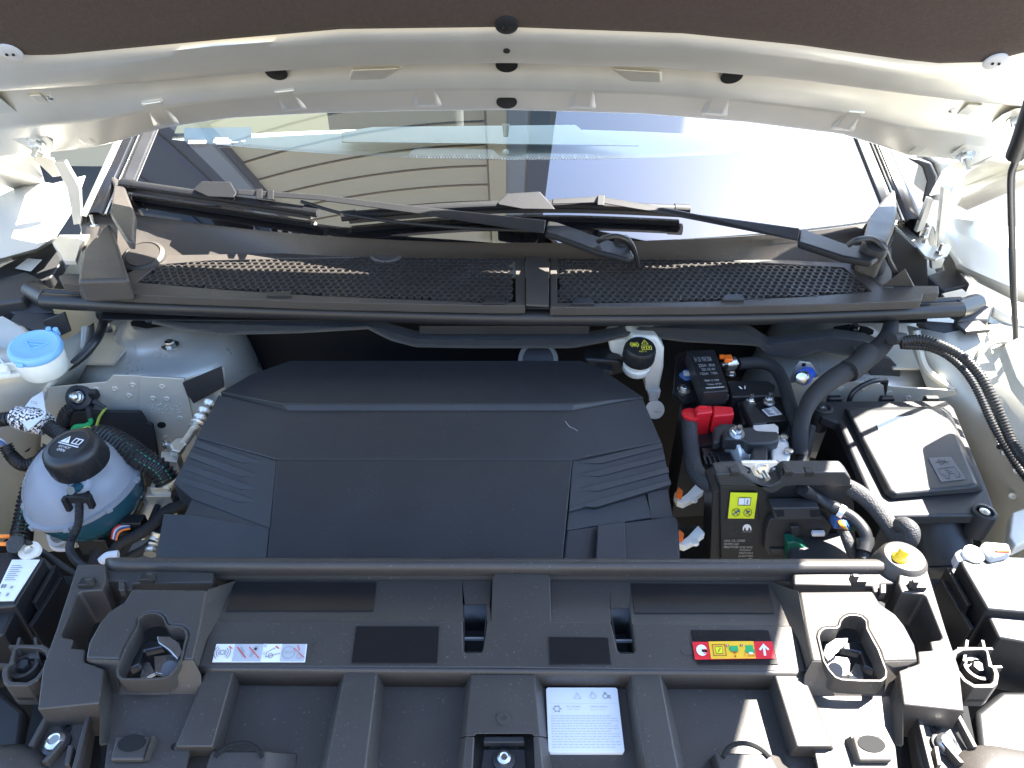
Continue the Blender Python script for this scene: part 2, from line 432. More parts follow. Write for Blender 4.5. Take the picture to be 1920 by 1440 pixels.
rows.append([H(u, interp(liner, u)-30, .012) for u in us])
part('inner_frame', B().rows(rows), 'paint', bon, sharp=48)
# felt liner
def far(u, k):                              # carry the column on to the front of the bonnet
    p = H(u, interp(liner, u)-30, .014); t = (p-H0).dot(HT); return p + HT*(.93-t)*k
lr = [[H(u, interp(liner, u)+1, .018) for u in us], [H(u, interp(liner, u)-1, .026) for u in us], [H(u, interp(liner, u)-6, .0285) for u in us], [H(u, interp(liner, u)-26, .030) for u in us]]
lr += [[H(u, interp(liner, u)-42-8*math.sin(u*.013), .029) for u in us]]
lr += [[far(u, k)+HN*.012 for u in us] for k in (.12, .4, .8, 1.0)]
part('liner', B().rows(lr), 'felt', bon, sharp=70)
# outer skin
sk = [[H(u, interp(edge, u), -.010) for u in us], [H(u, interp(edge, u)+1, -.018) for u in us]]
sk += [[far(u, k)-HN*(.02+.05*math.sin(k*3.1)) for u in us] for k in (0.0, .25, .5, .75, .95)]
sk += [[far(u, 1.0) for u in us]]
part('outer_skin', B().rows(sk), 'outer_paint', bon, sharp=70)
# pressed wedges along the rear strip
for pts in ([(266, 193), (303, 187), (333, 233), (296, 239)], [(513, 170), (552, 166), (572, 205), (535, 209)], [(776, 162), (818, 161), (824, 199), (782, 201)],
            [(1078, 164), (1118, 165), (1112, 204), (1070, 202)], [(1334, 177), (1374, 180), (1358, 218), (1318, 214)], [(1590, 205), (1624, 208), (1597, 247), (1562, 242)]):
    a, c, d, e = pts; a = (a[0]-9, a[1]-3); c = (c[0]+7, c[1]-3); d = (d[0]+4, d[1]); e = (e[0]-4, e[1]); w_ = 9
    top = [H(a[0]+w_, a[1]+6, .0160), H(c[0]-w_, c[1]+6, .0160), H(d[0]-8, d[1]-4, .0125), H(e[0]+8, e[1]-4, .0125)]
    bot = [H(a[0]-2, a[1]-4, .004), H(c[0]+2, c[1]-4, .004), H(d[0]+4, d[1]+1, .001), H(e[0]-4, e[1]+1, .001)]
    part('pressed_wedge', B().loft(bot, top), 'paint', bon, bevel=.004, seg=4)
# deep flutes towards the ridge
for pts in ([(655, 128), (760, 124), (712, 160), (640, 163)], [(1140, 126), (1245, 132), (1250, 165), (1180, 158)]):
    part('pressed_flute', B().loft([H(u, v, -.001) for u, v in pts], [H((u*.8+sum(q[0] for q in pts)/4*.2), (v*.8+sum(q[1] for q in pts)/4*.2), .0085) for u, v in pts]), 'paint', bon, bevel=.002, seg=3)
# diagonal beads at the sides
for l in ([(48, 174), (72, 173), (182, 269), (160, 274)], [(1818, 192), (1846, 194), (1722, 291), (1700, 287)]):
    part('pressed_bead', B().loft([H(u, v, .001) for u, v in l], [H(u*.9+.1*sum(q[0] for q in l)/4, v*.9+.1*sum(q[1] for q in l)/4, .006) for u, v in l]), 'paint', bon, bevel=.002, seg=3)
for u, v, rx in ((518, 136, 19), (950, 121, 18), (1372, 143, 19), (950, 191, 18)):
    p = H(u, v, .0085 if v > 180 else .007); part('hole_cover', B().lathe(p, HN, [(.0145, 0), (.0145, .0006), (.012, .0008)], 24), 'sticker_black', bon)
p = H(950, 95, .0256); part('small_hole', B().lathe(p, HN, [(.0042, 0), (.0042, .0008)], 16), 'hole', bon)
for u, v in ((93, 183), (172, 248), (1784, 206), (1712, 267)):
    p = H(u, v, .003); part('rivet', B().lathe(p, HN, [(.0045, 0), (.0045, .002), (.002, .0035)], 14), 'zinc', bon)
for u, v, m in ((20, 97, 'label_grey'), (950, 46, 'dark_plastic'), (1866, 114, 'label_grey')):
    p = H(u, v, .030); c = part('liner_clip', B().lathe(p, HN, [(.0138, 0), (.0134, .002), (.010, .0032), (.005, .0036)], 24), m, bon)
    for k in (-.004, .004):
        part('slot', B().box(p+HN*.0043+Vector((k, 0, 0)), .003, .0012, .003), 'hole', c)
text('11.05  09792', [H(352, 204, .0035), H(428, 201, .0035), H(428, 207, .0035), H(352, 210, .0035)], 'label_grey', bon)
# hinge plates screwed to the bonnet
for sgn, l in ((-1, [(-40, 150), (100, 266), (94, 296), (82, 290), (-40, 232)]), (1, [(1790, 297), (1781, 290), (1880, 214), (1905, 203), (1960, 200), (1960, 246), (1816, 312)])):
    hp = part('hinge_plate', B().loft([H(u, v, .006) for u, v in l], [H(u, v, .0095) for u, v in l]), 'paint', bon, bevel=.0012)
    for u, v in (((68, 268), (-30, 190)) if sgn < 0 else ((1812, 290), (1906, 224))):
        q = H(u, v, .0095); bb = B().lathe(q, HN, [(.013, 0), (.013, .0015)], 20).hexnut(q+HN*.0015, HN, .0085, .008).cyl(q+HN*.009, q+HN*.024, .0042, .0036, 12)
        part('bolt', bb, 'zinc', hp)
    for u, v in (((17, 224), (40, 238)) if sgn < 0 else ((1861, 248), (1842, 266))):
        q = H(u, v, .0096); part('slot', B().lathe(q, HN, [(.0055, 0), (.0055, .0004)], 14), 'hole', hp)
# side flanges of the bonnet beyond the hinge plates
fl = [[H(1816, 312, .004), H(1960, 246, .004), H(2160, 150, .004)], [Yp(1812, 322, 1.27), Yp(1960, 262, 1.2), Yp(2160, 170, 1.1)], [Yp(1800, 352, 1.30), Yp(1960, 292, 1.22), Yp(2160, 200, 1.12)],
      [Yp(1806, 364, 1.29), Yp(1960, 302, 1.20), Yp(2160, 212, 1.10)], [Yp(1795, 384, 1.31), Yp(1960, 318, 1.22), Yp(2160, 230, 1.12)], [Yp(1813, 393, 1.32), Yp(1960, 330, 1.23), Yp(2160, 240, 1.13)]]
part('side_flange', B().rows(fl), 'paint', bon, thick=.002, sharp=60)
fl = [[H(-160, 180, .004), H(-40, 232, .004), H(82, 290, .004)], [Yp(-160, 195, 1.12), Yp(-40, 250, 1.2), Yp(72, 300, 1.27)], [Yp(-160, 230, 1.14), Yp(-40, 282, 1.22), Yp(80, 330, 1.29)],
      [Yp(-160, 250, 1.13), Yp(-40, 300, 1.21), Yp(85, 345, 1.29)], [Yp(-160, 275, 1.14), Yp(-40, 330, 1.22), Yp(60, 366, 1.30)]]
part('side_flange', B().rows(fl), 'paint', bon, thick=.002, sharp=60)

# ================================================================== windscreen, pillars, dashboard
ws = thing('windscreen', 'raked windscreen behind the wipers mirroring beige boards and blue sky', 'windscreen', (0, 1.06, WB_Z))
def gs(x, s): return Vector((x, yb(x)+s*math.cos(PHI), WB_Z+s*math.sin(PHI)))
XW = .66; SF = .191
xs = [-XW+i*2*XW/32 for i in range(33)]
part('printed_border', B().rows([[gs(x, -.004+k*(SF+.004)/6) for x in xs] for k in range(7)]), 'glass_printed', ws)
part('printed_side', B().rows([[gs(-XW+i*.05/3-.0, SF+k*.1) for i in range(4)] for k in range(6)]), 'glass_printed', ws)
part('printed_side', B().rows([[gs(XW-.05+i*.05/3, SF+k*.1) for i in range(4)] for k in range(6)]), 'glass_printed', ws)
xg = [-XW+.05+i*2*(XW-.05)/30 for i in range(31)]
part('pane', B().rows([[gs(x, SF+k*.1) for x in xg] for k in range(6)]), 'glass_clear', ws)
bt = B()
for i in range(230):                          # dotted edge of the black print
    x = -XW+.055+i*(2*XW-.11)/230
    for j in range(2):
        c = gs(x+(.0026 if j else 0), SF+.0028+.0042*j)+Vector((0, -.0006, .0008)); r_ = .0014-.0004*j
        bt.face([c+Vector((math.cos(a)*r_, math.sin(a)*r_*.8, math.sin(a)*r_*.6)) for a in [k*math.pi/3 for k in range(6)]])
part('dot_print', bt, 'print_black', ws, flat=True, norm=False, kind='stuff')
Q = [G(352, 262, -.004), G(392, 262, -.004), G(389, 272, -.004), G(352, 272, -.004)]
st = part('vin_sticker', B().face([gs(0, 0)+Vector((0, .3, -.3)) for _ in range(3)]) if False else B().face([G(345, 240, -.006), G(472, 238, -.006), G(472, 284, -.006), G(345, 280, -.006)]), 'label_white', ws, flat=True, norm=False)
bars = []; x = 0.0; random.seed(3)
while x < .96:
    w_ = random.choice((.015, .025, .04)); bars.append(rect(x, 0, x+w_, 1)); x += w_+random.choice((.015, .03))
decal('barcode', [G(356, 266, 0), G(391, 266, 0), G(389, 273, 0), G(354, 273, 0)], bars, 'print_grey', ws, .004)
text('CONFORME', [G(405, 261, 0), G(430, 261, 0), G(430, 264, 0), G(404, 264, 0)], 'print_grey', ws, .004)
decal('small_print', [G(402, 266, 0), G(468, 266, 0), G(466, 274, 0), G(400, 274, 0)], [rect(0, 0, .5, .15), rect(.0, .4, .7, .5), rect(.1, .75, .5, .9), rect(.8, .1, .9, .3)], 'print_faint', ws, .004)
for sgn in (-1, 1):                           # A pillars
    t_ = thing('windscreen_pillar', 'dark glossy pillar at the %s edge of the windscreen' % ('left' if sgn < 0 else 'right'), 'pillar', gs(sgn*XW, 0))
    def pr(x, dx, dz): return [gs(x, s)+Vector((sgn*dx, .0, dz)) for s in (-.02, .1, .2, .3, .5)]
    part('seal_strip', B().rows([pr(sgn*XW, -.012, .001), pr(sgn*XW, -.010, .006), pr(sgn*XW, .006, .008), pr(sgn*XW, .010, .002)]), 'rubber', t_, thick=.001)
    part('chrome_line', B().rows([pr(sgn*XW, .010, .004), pr(sgn*XW, .012, .009), pr(sgn*XW, .016, .004)]), 'zinc', t_, thick=.001)
    part('pillar_skin', B().rows([pr(sgn*XW, .016, .002), pr(sgn*XW, .022, .010), pr(sgn*XW, .036, .010), pr(sgn*XW, .046, .0), pr(sgn*XW, .048, -.05)]), 'sticker_black', t_, thick=.002)
    part('roof_edge', B().rows([pr(sgn*XW, .044, .002), pr(sgn*XW, .052, .004), pr(sgn*XW, .060, -.004), pr(sgn*XW, .062, -.05)]), 'outer_paint', t_, thick=.002)

da = thing('dashboard', 'pale sunlit dashboard top seen through the windscreen', 'dashboard', (0, 1.35, 1.0))
dr = []
for y, z in ((1.06, 1.02), (1.20, 1.045), (1.30, 1.065), (1.42, 1.085), (1.55, 1.098), (1.62, 1.10), (1.66, 1.085), (1.70, .95)):
    dr.append([Vector((x, y+.18*x*x, z-.10*x*x)) for x in [-.8+i*.1 for i in range(17)]])
part('dash_top', B().rows(dr), 'dash', da, thick=.004, sharp=60)
def dq(u, v, z): return Z(u, v, z)
def dz(u, v): return Z(u, v, 1.10)
for l in ([(770, 283), (782, 276), (925, 280), (940, 297), (765, 297)], [(972, 297), (985, 288), (1115, 288), (1140, 301), (975, 301)]):
    vt = part('vent_opening', B().vz(l, 1.104, 1.108), 'grey_trim', da, bevel=.001)
    u0 = min(p[0] for p in l)+14; u1 = max(p[0] for p in l)-20
    for k in range(7):
        u = u0+(u1-u0)*k/6
        part('vent_fin', B().loft([dq(u, 297, 1.109), dq(u+5, 297, 1.109), dq(u+2, 287, 1.109)], [dq(u, 297, 1.114), dq(u+5, 297, 1.114), dq(u+2, 287, 1.114)]), 'dash', vt)
l = [(1380, 298), (1395, 263), (1560, 252), (1660, 255), (1680, 300)]
part('instrument_hood', B().loft(ZZ(l, 1.085), ZZ([(u, v-4) for u, v in l], 1.112)), 'dash', da, bevel=.008, seg=3)
ci = thing('cabin', 'dim car cabin beyond the dashboard behind the glass', 'cabin', (0, 2.4, .6))
part('cabin_floor', B().box((0, 2.5, .60), 1.6, 1.8, .02), 'cabin_dark', ci)
part('cabin_back', B().box((0, 3.4, 1.0), 1.6, .02, 1.0), 'cabin_dark', ci)
for sx in (-.38, .38): part('seat_back', B().box((sx, 2.55, 1.0), .46, .14, .62), 'cabin_dark', ci, bevel=.05, seg=3)
l = [(640, 250), (700, 240), (1080, 236), (1110, 262), (1200, 275), (640, 268)]
part('dash_ledge', B().loft(ZZ(l, 1.108), ZZ([(u, v-2) for u, v in l], 1.118)), 'dash', da, bevel=.004)
part('sensor', B().lathe(Z(948, 286, 1.11), (0, 0, 1), [(.007, 0), (.006, .004), (.002, .006)], 14), 'dash', da)
bt = B().loft([Yp(941, 232, 1.36), Yp(956, 232, 1.36), Yp(953, 257, 1.36), Yp(944, 257, 1.36)], [Yp(941, 232, 1.38), Yp(956, 232, 1.38), Yp(953, 257, 1.38), Yp(944, 257, 1.38)])
part('mirror_sensor_bracket', bt, 'dash', da, bevel=.002)

# ================================================================== scuttle (cowl) panel
ct = [(150, 395), (253, 393), (437, 420), (640, 443), (780, 450), (973, 455), (1140, 452), (1273, 450), (1393, 444), (1520, 434), (1620, 422), (1690, 400)]
cw = thing('scuttle_panel', 'black plastic scuttle panel with honeycomb air grilles below the wipers', 'scuttle panel', Z(950, 520, 1.0))
uu = list(range(150, 1700, 25))
gtop = [(100, 522), (235, 520), (262, 508), (290, 492), (400, 488), (985, 479), (1035, 482), (1300, 490), (1590, 503), (1620, 518), (1650, 536), (1770, 540)]
def tray(u, k):
    a = Z(u, interp(ct, u), WB_Z-.003); c = Z(u, interp(gtop, u)+3, 1.038); return a.lerp(c, k)
rows = [[tray(u, 0) + Vector((0, .03, -.01)) for u in uu], [tray(u, 0) for u in uu], [tray(u, .05)+Vector((0, 0, -.002)) for u in uu], [tray(u, .10)+Vector((0, 0, -.003)) for u in uu], [tray(u, .13)+Vector((0, 0, -.009)) for u in uu],
        [tray(u, .5)+Vector((0, 0, -.012)) for u in uu], [tray(u, .85)+Vector((0, 0, -.010)) for u in uu], [tray(u, 1) for u in uu]]
part('upper_tray', B().rows(rows), 'panel_plastic', cw, thick=.002, sharp=50)
for u, v, r_ in ((268, 479, .026), (725, 470, .0235)):
    p = Z(u, v, 1.052); n_ = Vector((0, -.35, 1)).normalized()
    pg = part('round_plug', B().lathe(p, n_, [(r_*1.35, -.010), (r_*1.28, 0), (r_*1.08, .003), (r_*1.02, .001), (r_, .001), (r_*.98, .003), (r_*.4, .0035)], 36), 'panel_plastic', cw)
# grille frames with honeycomb
GZ = 1.035
def hexgrid(poly, zt, skip=None):
    P = [Z(u, v, zt) for u, v in poly]; xs_ = [p.x for p in P]; ys_ = [p.y for p in P]
    def inside(x, y):
        c = False
        for i in range(len(P)):
            a, d = P[i], P[i-1]
            if (a.y > y) != (d.y > y) and x < (d.x-a.x)*(y-a.y)/(d.y-a.y)+a.x: c = not c
        return c
    bb = B(); R_ = .0066; ri = .0050; px = R_*math.sqrt(3); py = R_*1.5; j = 0; solid = B(); y = min(ys_)
    while y < max(ys_):
        x = min(xs_)+(px/2 if j % 2 else 0)
        while x < max(xs_):
            if inside(x, y) and inside(x, y+R_*.6) and inside(x, y-R_*.6) and inside(x-R_*.6, y) and inside(x+R_*.6, y):
                c = Vector((x, y, zt+.012*((y-min(ys_))/.15)))
                o1 = [c+Vector((math.cos(a)*R_*1.02, math.sin(a)*R_*1.02, 0)) for a in [rad(30+60*k) for k in range(6)]]
                i1 = [c+Vector((math.cos(a)*ri, math.sin(a)*ri, 0)) for a in [rad(30+60*k) for k in range(6)]]
                blocked = skip and skip(x, y)
                dn = Vector((0, 0, -.0015 if blocked else -.007)); i2 = [p+dn for p in i1]
                fs = []
                for k in range(6):
                    n2 = (k+1) % 6; fs.append([k, n2, 6+n2, 6+k]); fs.append([6+k, 6+n2, 12+n2, 12+k])
                if blocked: fs.append([12, 13, 14, 15, 16, 17])
                bb.add(o1+i1+i2, fs)
            x += px
        y += py; j += 1
    return bb
gl_ = [(257, 534), (300, 505), (400, 498), (966, 487), (967, 566), (925, 568), (880, 566), (600, 556), (420, 546)]
gr_ = [(1044, 489), (1300, 496), (1580, 510), (1634, 549), (1500, 558), (1395, 562), (1330, 565), (1100, 568), (1045, 567)]
pa, pb_ = Z(878, 489, GZ), Z(966, 520, GZ)
part('honeycomb', hexgrid(gl_, GZ, lambda x, y: x > pa.x and y > pb_.y), 'panel_plastic', cw, kind='stuff', norm=False, sharp=20)
part('honeycomb', hexgrid(gr_, GZ), 'panel_plastic', cw, kind='stuff', norm=False, sharp=20)
def tilt(l): 
    out = []
    for u, v in l:
        p = Z(u, v, GZ); y0 = Z(u, 567, GZ).y; out.append(p+Vector((0, 0, .012*(p.y-y0)/.15)))
    return out
ol = [(112, 524), (124, 520), (237, 521), (262, 510), (286, 494), (310, 490), (984, 480), (985, 572), (920, 572), (600, 566), (300, 556), (150, 550), (152, 538), (120, 536)]
part('grille_frame', B().plate(tilt(ol), [tilt(gl_)], -.014), 'panel_plastic', cw, bevel=.0012)
orr = [(1031, 484), (1300, 489), (1588, 503), (1612, 516), (1648, 540), (1758, 540), (1760, 552), (1730, 553), (1728, 564), (1500, 571), (1300, 574), (1032, 575)]
part('grille_frame', B().plate(tilt(orr), [tilt(gr_)], -.014), 'panel_plastic', cw, bevel=.0012)
part('divider', B().prism(tilt([(986, 458), (1029, 459), (1029, 576), (986, 574)]), .004), 'panel_plastic', cw, bevel=.0015)
for l in ([(502, 553), (545, 551), (548, 559), (500, 559)], [(905, 571), (912, 562), (940, 562), (948, 571)], [(1070, 572), (1078, 563), (1108, 563), (1115, 572)], [(1352, 566), (1358, 557), (1390, 556), (1396, 566)]):
    part('finger_notch', B().prism(tilt(l), .0035), 'dark_plastic', cw, bevel=.001)
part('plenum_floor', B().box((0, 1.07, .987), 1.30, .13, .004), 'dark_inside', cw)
# side covers of the scuttle
part('side_cover', B().vz([(145, 526), (152, 470), (172, 448), (205, 414), (222, 460), (242, 523)], 1.068, 1.03), 'panel_plastic', cw, bevel=.006, seg=3)
part('side_wing', B().vz([(192, 308), (232, 345), (253, 400), (250, 452), (238, 450), (206, 398), (213, 345)], 1.120, 1.105), 'panel_plastic', cw, bevel=.004, seg=3)
part('side_wing', B().vz([(1655, 372), (1680, 345), (1684, 395), (1678, 425), (1660, 466), (1618, 452), (1632, 402)], 1.112, 1.06), 'panel_plastic', cw, bevel=.006, seg=3)
l = [(1678, 424), (1740, 482), (1742, 538), (1650, 538), (1662, 470)]
part('side_cover', B().vy(l, 1.11, 1.13), 'dark_plastic', cw, bevel=.004, seg=3)
part('water_deflector', B().loft([Z(1654, 536, 1.04), Z(1697, 503, 1.075), Z(1713, 536, 1.04)], [Z(1654, 536, 1.03), Z(1697, 507, 1.06), Z(1716, 538, 1.03)]), 'panel_plastic', cw, bevel=.001)
part('water_deflector', B().loft([Z(167, 521, 1.04), Z(188, 489, 1.07), Z(230, 521, 1.04)], [Z(167, 523, 1.03), Z(188, 493, 1.06), Z(230, 523, 1.03)]), 'panel_plastic', cw, bevel=.001)

# ================================================================== rubber bonnet seal
sc = [(82, 558), (250, 567), (430, 574), (640, 581), (945, 589), (1200, 590), (1420, 588), (1620, 582), (1800, 574)]
se = thing('bonnet_seal', 'long black rubber bonnet seal across the back of the engine bay', 'rubber seal', Z(945, 590, .99))
part('seal_tube', B().tube([Z(u, v+6, 1.004) for u, v in sc], .0125, 16, 10), 'rubber', se)
part('seal_lip', B().tube([Z(u, v-11, 1.012) for u, v in sc], .0058, 12, 10), 'rubber', se)
part('seal_foot', B().rows([[Z(u, v-4, 1.006) for u, v in sc], [Z(u, v-9, 1.000) for u, v in sc], [Z(u, v+2, .985) for u, v in sc]]), 'rubber', se, thick=.003)
part('end_piece', B().tube([Z(60, 545, .995), Z(74, 552, .998), Z(92, 562, 1.0)], .0165, 16, 4), 'rubber', se)
part('end_piece', B().tube([Z(1792, 581, 1.0), Z(1808, 577, .998), Z(1830, 570, .995)], .0165, 16, 4), 'rubber', se)

# ================================================================== wipers
def blade(tn, ends, con, mid_dv):
    (u0, v0), (u1, v1) = ends
    pts = [G(u0+(u1-u0)*k/8, v0+(v1-v0)*k/8-mid_dv*math.sin(math.pi*k/8), .022) for k in range(9)]
    ptr = [G(u0+(u1-u0)*k/8, v0+(v1-v0)*k/8-mid_dv*math.sin(math.pi*k/8)+9, .010) for k in range(9)]
    part('blade_spoiler', B().tube(pts, .0085, 10, 3, flat=.8), 'wiper_black', tn)
    part('blade_rubber', B().tube(ptr, .0055, 6, 3, flat=1.1), 'dark_plastic', tn)
    part('connector', B().loft([G(u, v, .026) for u, v in con], [G(u, v, .040) for u, v in con]), 'wiper_black', tn, bevel=.002)
    for e in (0, -1):
        d_ = (pts[1]-pts[0]).normalized() if e == 0 else (pts[-1]-pts[-2]).normalized()
        part('end_cap', B().tube([pts[e]-d_*.012, pts[e], pts[e]+d_*.012], .0098, 10, 2, flat=.85), 'wiper_black', tn)
w1 = thing('wiper', 'wiper on the left half of the windscreen with its pivot beside the divider', 'wiper', Z(1165, 470, 1.08), 'windscreen wipers')
blade(w1, ((240, 345), (585, 396)), [(362, 356), (378, 340), (432, 341), (444, 362), (438, 371), (390, 369)], 0)
w1a = part('arm', B().loft([G(445, 355, .036), G(600, 365, .040), G(765, 385, .046), G(1024, 413, .055), G(1020, 438, .055), G(760, 398, .046), G(600, 376, .040), G(445, 365, .036)],
                          [G(445, 355, .030), G(600, 365, .033), G(765, 385, .034), G(1024, 413, .030), G(1020, 438, .030), G(760, 398, .034), G(600, 376, .033), G(445, 365, .030)]), 'wiper_black', w1, bevel=.002)
l = [(1027, 413), (1046, 416), (1120, 442), (1180, 462), (1190, 478), (1178, 484), (1120, 470), (1040, 440), (1022, 436)]
part('arm_head', B().vz(l, 1.113, 1.103), 'wiper_black', w1, bevel=.004, seg=3)
part('pivot_cap', B().lathe(Z(1166, 468, 1.10), (0, -.4, 1), [(.014, 0), (.014, .016), (.010, .021), (.004, .0225)], 20), 'wiper_black', w1)
part('washer_hose', B().tube([Z(1122, 452, 1.118), Z(1135, 446, 1.128), Z(1158, 443, 1.130), Z(1182, 455, 1.12), Z(1192, 482, 1.09), Z(1196, 500, 1.05)], .0042, 8, 6), 'rubber', w1)
part('hose_run', B().tube([G(565, 378, .030), G(650, 402, .028), G(760, 418, .026), G(880, 428, .026), G(1020, 434, .03)], .0028, 8, 6), 'wiper_black', w1)
for u, v in ((486, 363), (507, 365)):
    part('hose_clip', B().loft([G(u-6, v-9, .046), G(u+6, v-9, .046), G(u+6, v+9, .046), G(u-6, v+9, .046)], [G(u-6, v-9, .028), G(u+6, v-9, .028), G(u+6, v+9, .028), G(u-6, v+9, .028)]), 'wiper_black', w1, bevel=.001)
w2 = thing('wiper', 'wiper on the right half of the windscreen with round pivot cap near the hinge', 'wiper', Z(1632, 480, 1.08), 'windscreen wipers')
blade(w2, ((655, 404), (1278, 392)), [(932, 380), (950, 363), (1012, 359), (1034, 383), (1042, 393), (980, 392), (935, 384)], 14)
part('arm', B().loft([G(1035, 373, .040), G(1125, 368, .042), G(1220, 384, .046), G(1310, 402, .050), G(1500, 428, .056), G(1497, 452, .056), G(1308, 414, .050), G(1215, 396, .046), G(1122, 380, .042), G(1035, 383, .040)],
                     [G(1035, 373, .034), G(1125, 368, .036), G(1220, 384, .038), G(1310, 402, .036), G(1500, 428, .030), G(1497, 452, .030), G(1308, 414, .036), G(1215, 396, .038), G(1122, 380, .036), G(1035, 383, .034)]), 'wiper_black', w2, bevel=.002)
part('arm_clip', B().loft([G(1121, 365, .05), G(1134, 366, .05), G(1133, 385, .05), G(1120, 384, .05)], [G(1121, 365, .03), G(1134, 366, .03), G(1133, 385, .03), G(1120, 384, .03)]), 'wiper_black', w2, bevel=.001)
l = [(1500, 427), (1512, 430), (1590, 458), (1640, 462), (1650, 480), (1635, 490), (1580, 480), (1497, 453)]
part('arm_head', B().vz(l, 1.110, 1.099), 'wiper_black', w2, bevel=.004, seg=3)
part('pivot_cap', B().lathe(Z(1634, 476, 1.105), (0, -.35, 1), [(.019, 0), (.019, .012), (.015, .018), (.006, .020)], 24), 'wiper_black', w2)
part('pivot_post', B().lathe(Z(1632, 490, 1.055), (0, -.2, 1), [(.026, -.01), (.024, .0), (.017, .012), (.017, .05)], 24), 'wiper_black', w2)
part('washer_hose', B().tube([Z(1590, 460, 1.12), Z(1606, 450, 1.13), Z(1635, 448, 1.13), Z(1657, 465, 1.12), Z(1668, 490, 1.09), Z(1680, 512, 1.06)], .0042, 8, 6), 'rubber', w2)

# ================================================================== bonnet hinges
def flat_y(l, y, t=.006): return B().vy(l, y, y+t)
l = [(1678, 420), (1700, 418), (1724, 440), (1728, 455), (1750, 462), (1764, 462), (1778, 456), (1784, 462), (1778, 476), (1755, 486), (1735, 480), (1706, 448)]
hr = part('hinge', B().vz(l, 1.055, 1.050), 'paint', bon, bevel=.001, label='pale metal hinge with two bars on the right')
part('arm_plate', flat_y([(1745, 368), (1770, 322), (1790, 306), (1880, 262), (1880, 272), (1806, 332), (1772, 362)], 1.19), 'alu', hr, bevel=.001)
part('link_bar', flat_y([(1741, 372), (1751, 374), (1732, 432), (1718, 436)], 1.15, .01), 'paint', hr, bevel=.001)
part('link_bar', flat_y([(1769, 352), (1783, 352), (1768, 470), (1757, 462)], 1.13, .01), 'paint', hr, bevel=.001)
part('bracket', flat_y([(1745, 480), (1772, 486), (1765, 502), (1748, 506)], 1.08, .01), 'paint', hr, bevel=.001)
for u, v in ((1688, 414), (1732, 440), (1760, 470)):
    q = Z(u, v+6, 1.056); part('bolt', B().hexnut(q, (0, 0, 1), .007, .006).cyl(q, q+Vector((0, 0, .018)), .0035, .003, 10), 'zinc', hr)
l = [(98, 455), (112, 440), (150, 440), (155, 412), (190, 398), (206, 404), (180, 428), (150, 460), (142, 488), (120, 488)]
hl = part('hinge', B().vz(l, 1.06, 1.052), 'paint', bon, bevel=.001, label='sunlit metal hinge in the left corner')
part('link_bar', flat_y([(100, 305), (120, 302), (148, 352), (152, 420), (138, 422), (125, 352)], 1.15, .01), 'paint', hl, bevel=.001)
part('arm_plate', flat_y([(50, 285), (98, 298), (112, 330), (98, 332)], 1.19), 'alu', hl, bevel=.001)
for u, v in ((197, 402), (178, 426)):
    q = Z(u, v, 1.062); part('bolt', B().hexnut(q, (0, 0, 1), .007, .006).cyl(q, q+Vector((0, 0, .022)), .0035, .003, 10), 'zinc', hl)

# prop rod at the right edge
pr_ = thing('bonnet_prop_rod', 'thin dark prop rod rising at the right edge of the bay', 'prop rod', Z(1905, 740, .93))
part('rod', B().tube([Yp(1925, 255, .80), Yp(1903, 305, .82), Yp(1896, 335, .83), Yp(1897, 420, .86), Yp(1900, 540, .90), Yp(1905, 640, .93), Yp(1907, 718, .93)], .0042, 10, 6), 'steel_dark', pr_)
part('rod_sleeve', B().tube([Yp(1940, 190, .77), Yp(1918, 255, .795), Yp(1904, 292, .81)], .010, 12, 4), 'rubber', pr_)
q = Yp(1910, 722, .93)
part('rod_clip', B().box(q, .022, .016, .02).box(q+Vector((-.004, -.012, -.022)), .006, .006, .05), 'white_plastic', pr_, bevel=.002)
# ================================================================== bulkhead and floor of the bay
bh = thing('bulkhead', 'dark bulkhead under the rubber seal behind the engine cover', 'bulkhead', (0, 1.12, .35))
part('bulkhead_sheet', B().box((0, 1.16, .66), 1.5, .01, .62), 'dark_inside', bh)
part('scuttle_beam', B().loft([Z(190, 600, .985), Z(1740, 606, .985), Z(1740, 560, .985), Z(190, 545, .985)], [p+Vector((0, .02, -.012)) for p in [Z(190, 600, .985), Z(1740, 606, .985), Z(1740, 560, .985), Z(190, 545, .985)]]), 'dark_plastic', bh, bevel=.002)
part('heater_intake', B().vy([(786, 612), (1105, 612), (1105, 627), (786, 627)], 1.0, 1.03), 'plastic', bh, bevel=.001)
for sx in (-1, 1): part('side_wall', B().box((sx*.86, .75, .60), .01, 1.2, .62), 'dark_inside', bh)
for sx in (-1, 1): part('side_ledge', B().box((sx*.79, 1.09, .905), .32, .24, .004), 'inner_paint', bh)
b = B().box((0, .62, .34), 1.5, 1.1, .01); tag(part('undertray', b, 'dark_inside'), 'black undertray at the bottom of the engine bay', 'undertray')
tag(part('engine_block', B().box((-.10, .76, .70), .52, .32, .30), 'steel_dark', bevel=.02), 'dark engine unit hidden under the black cover', 'engine')
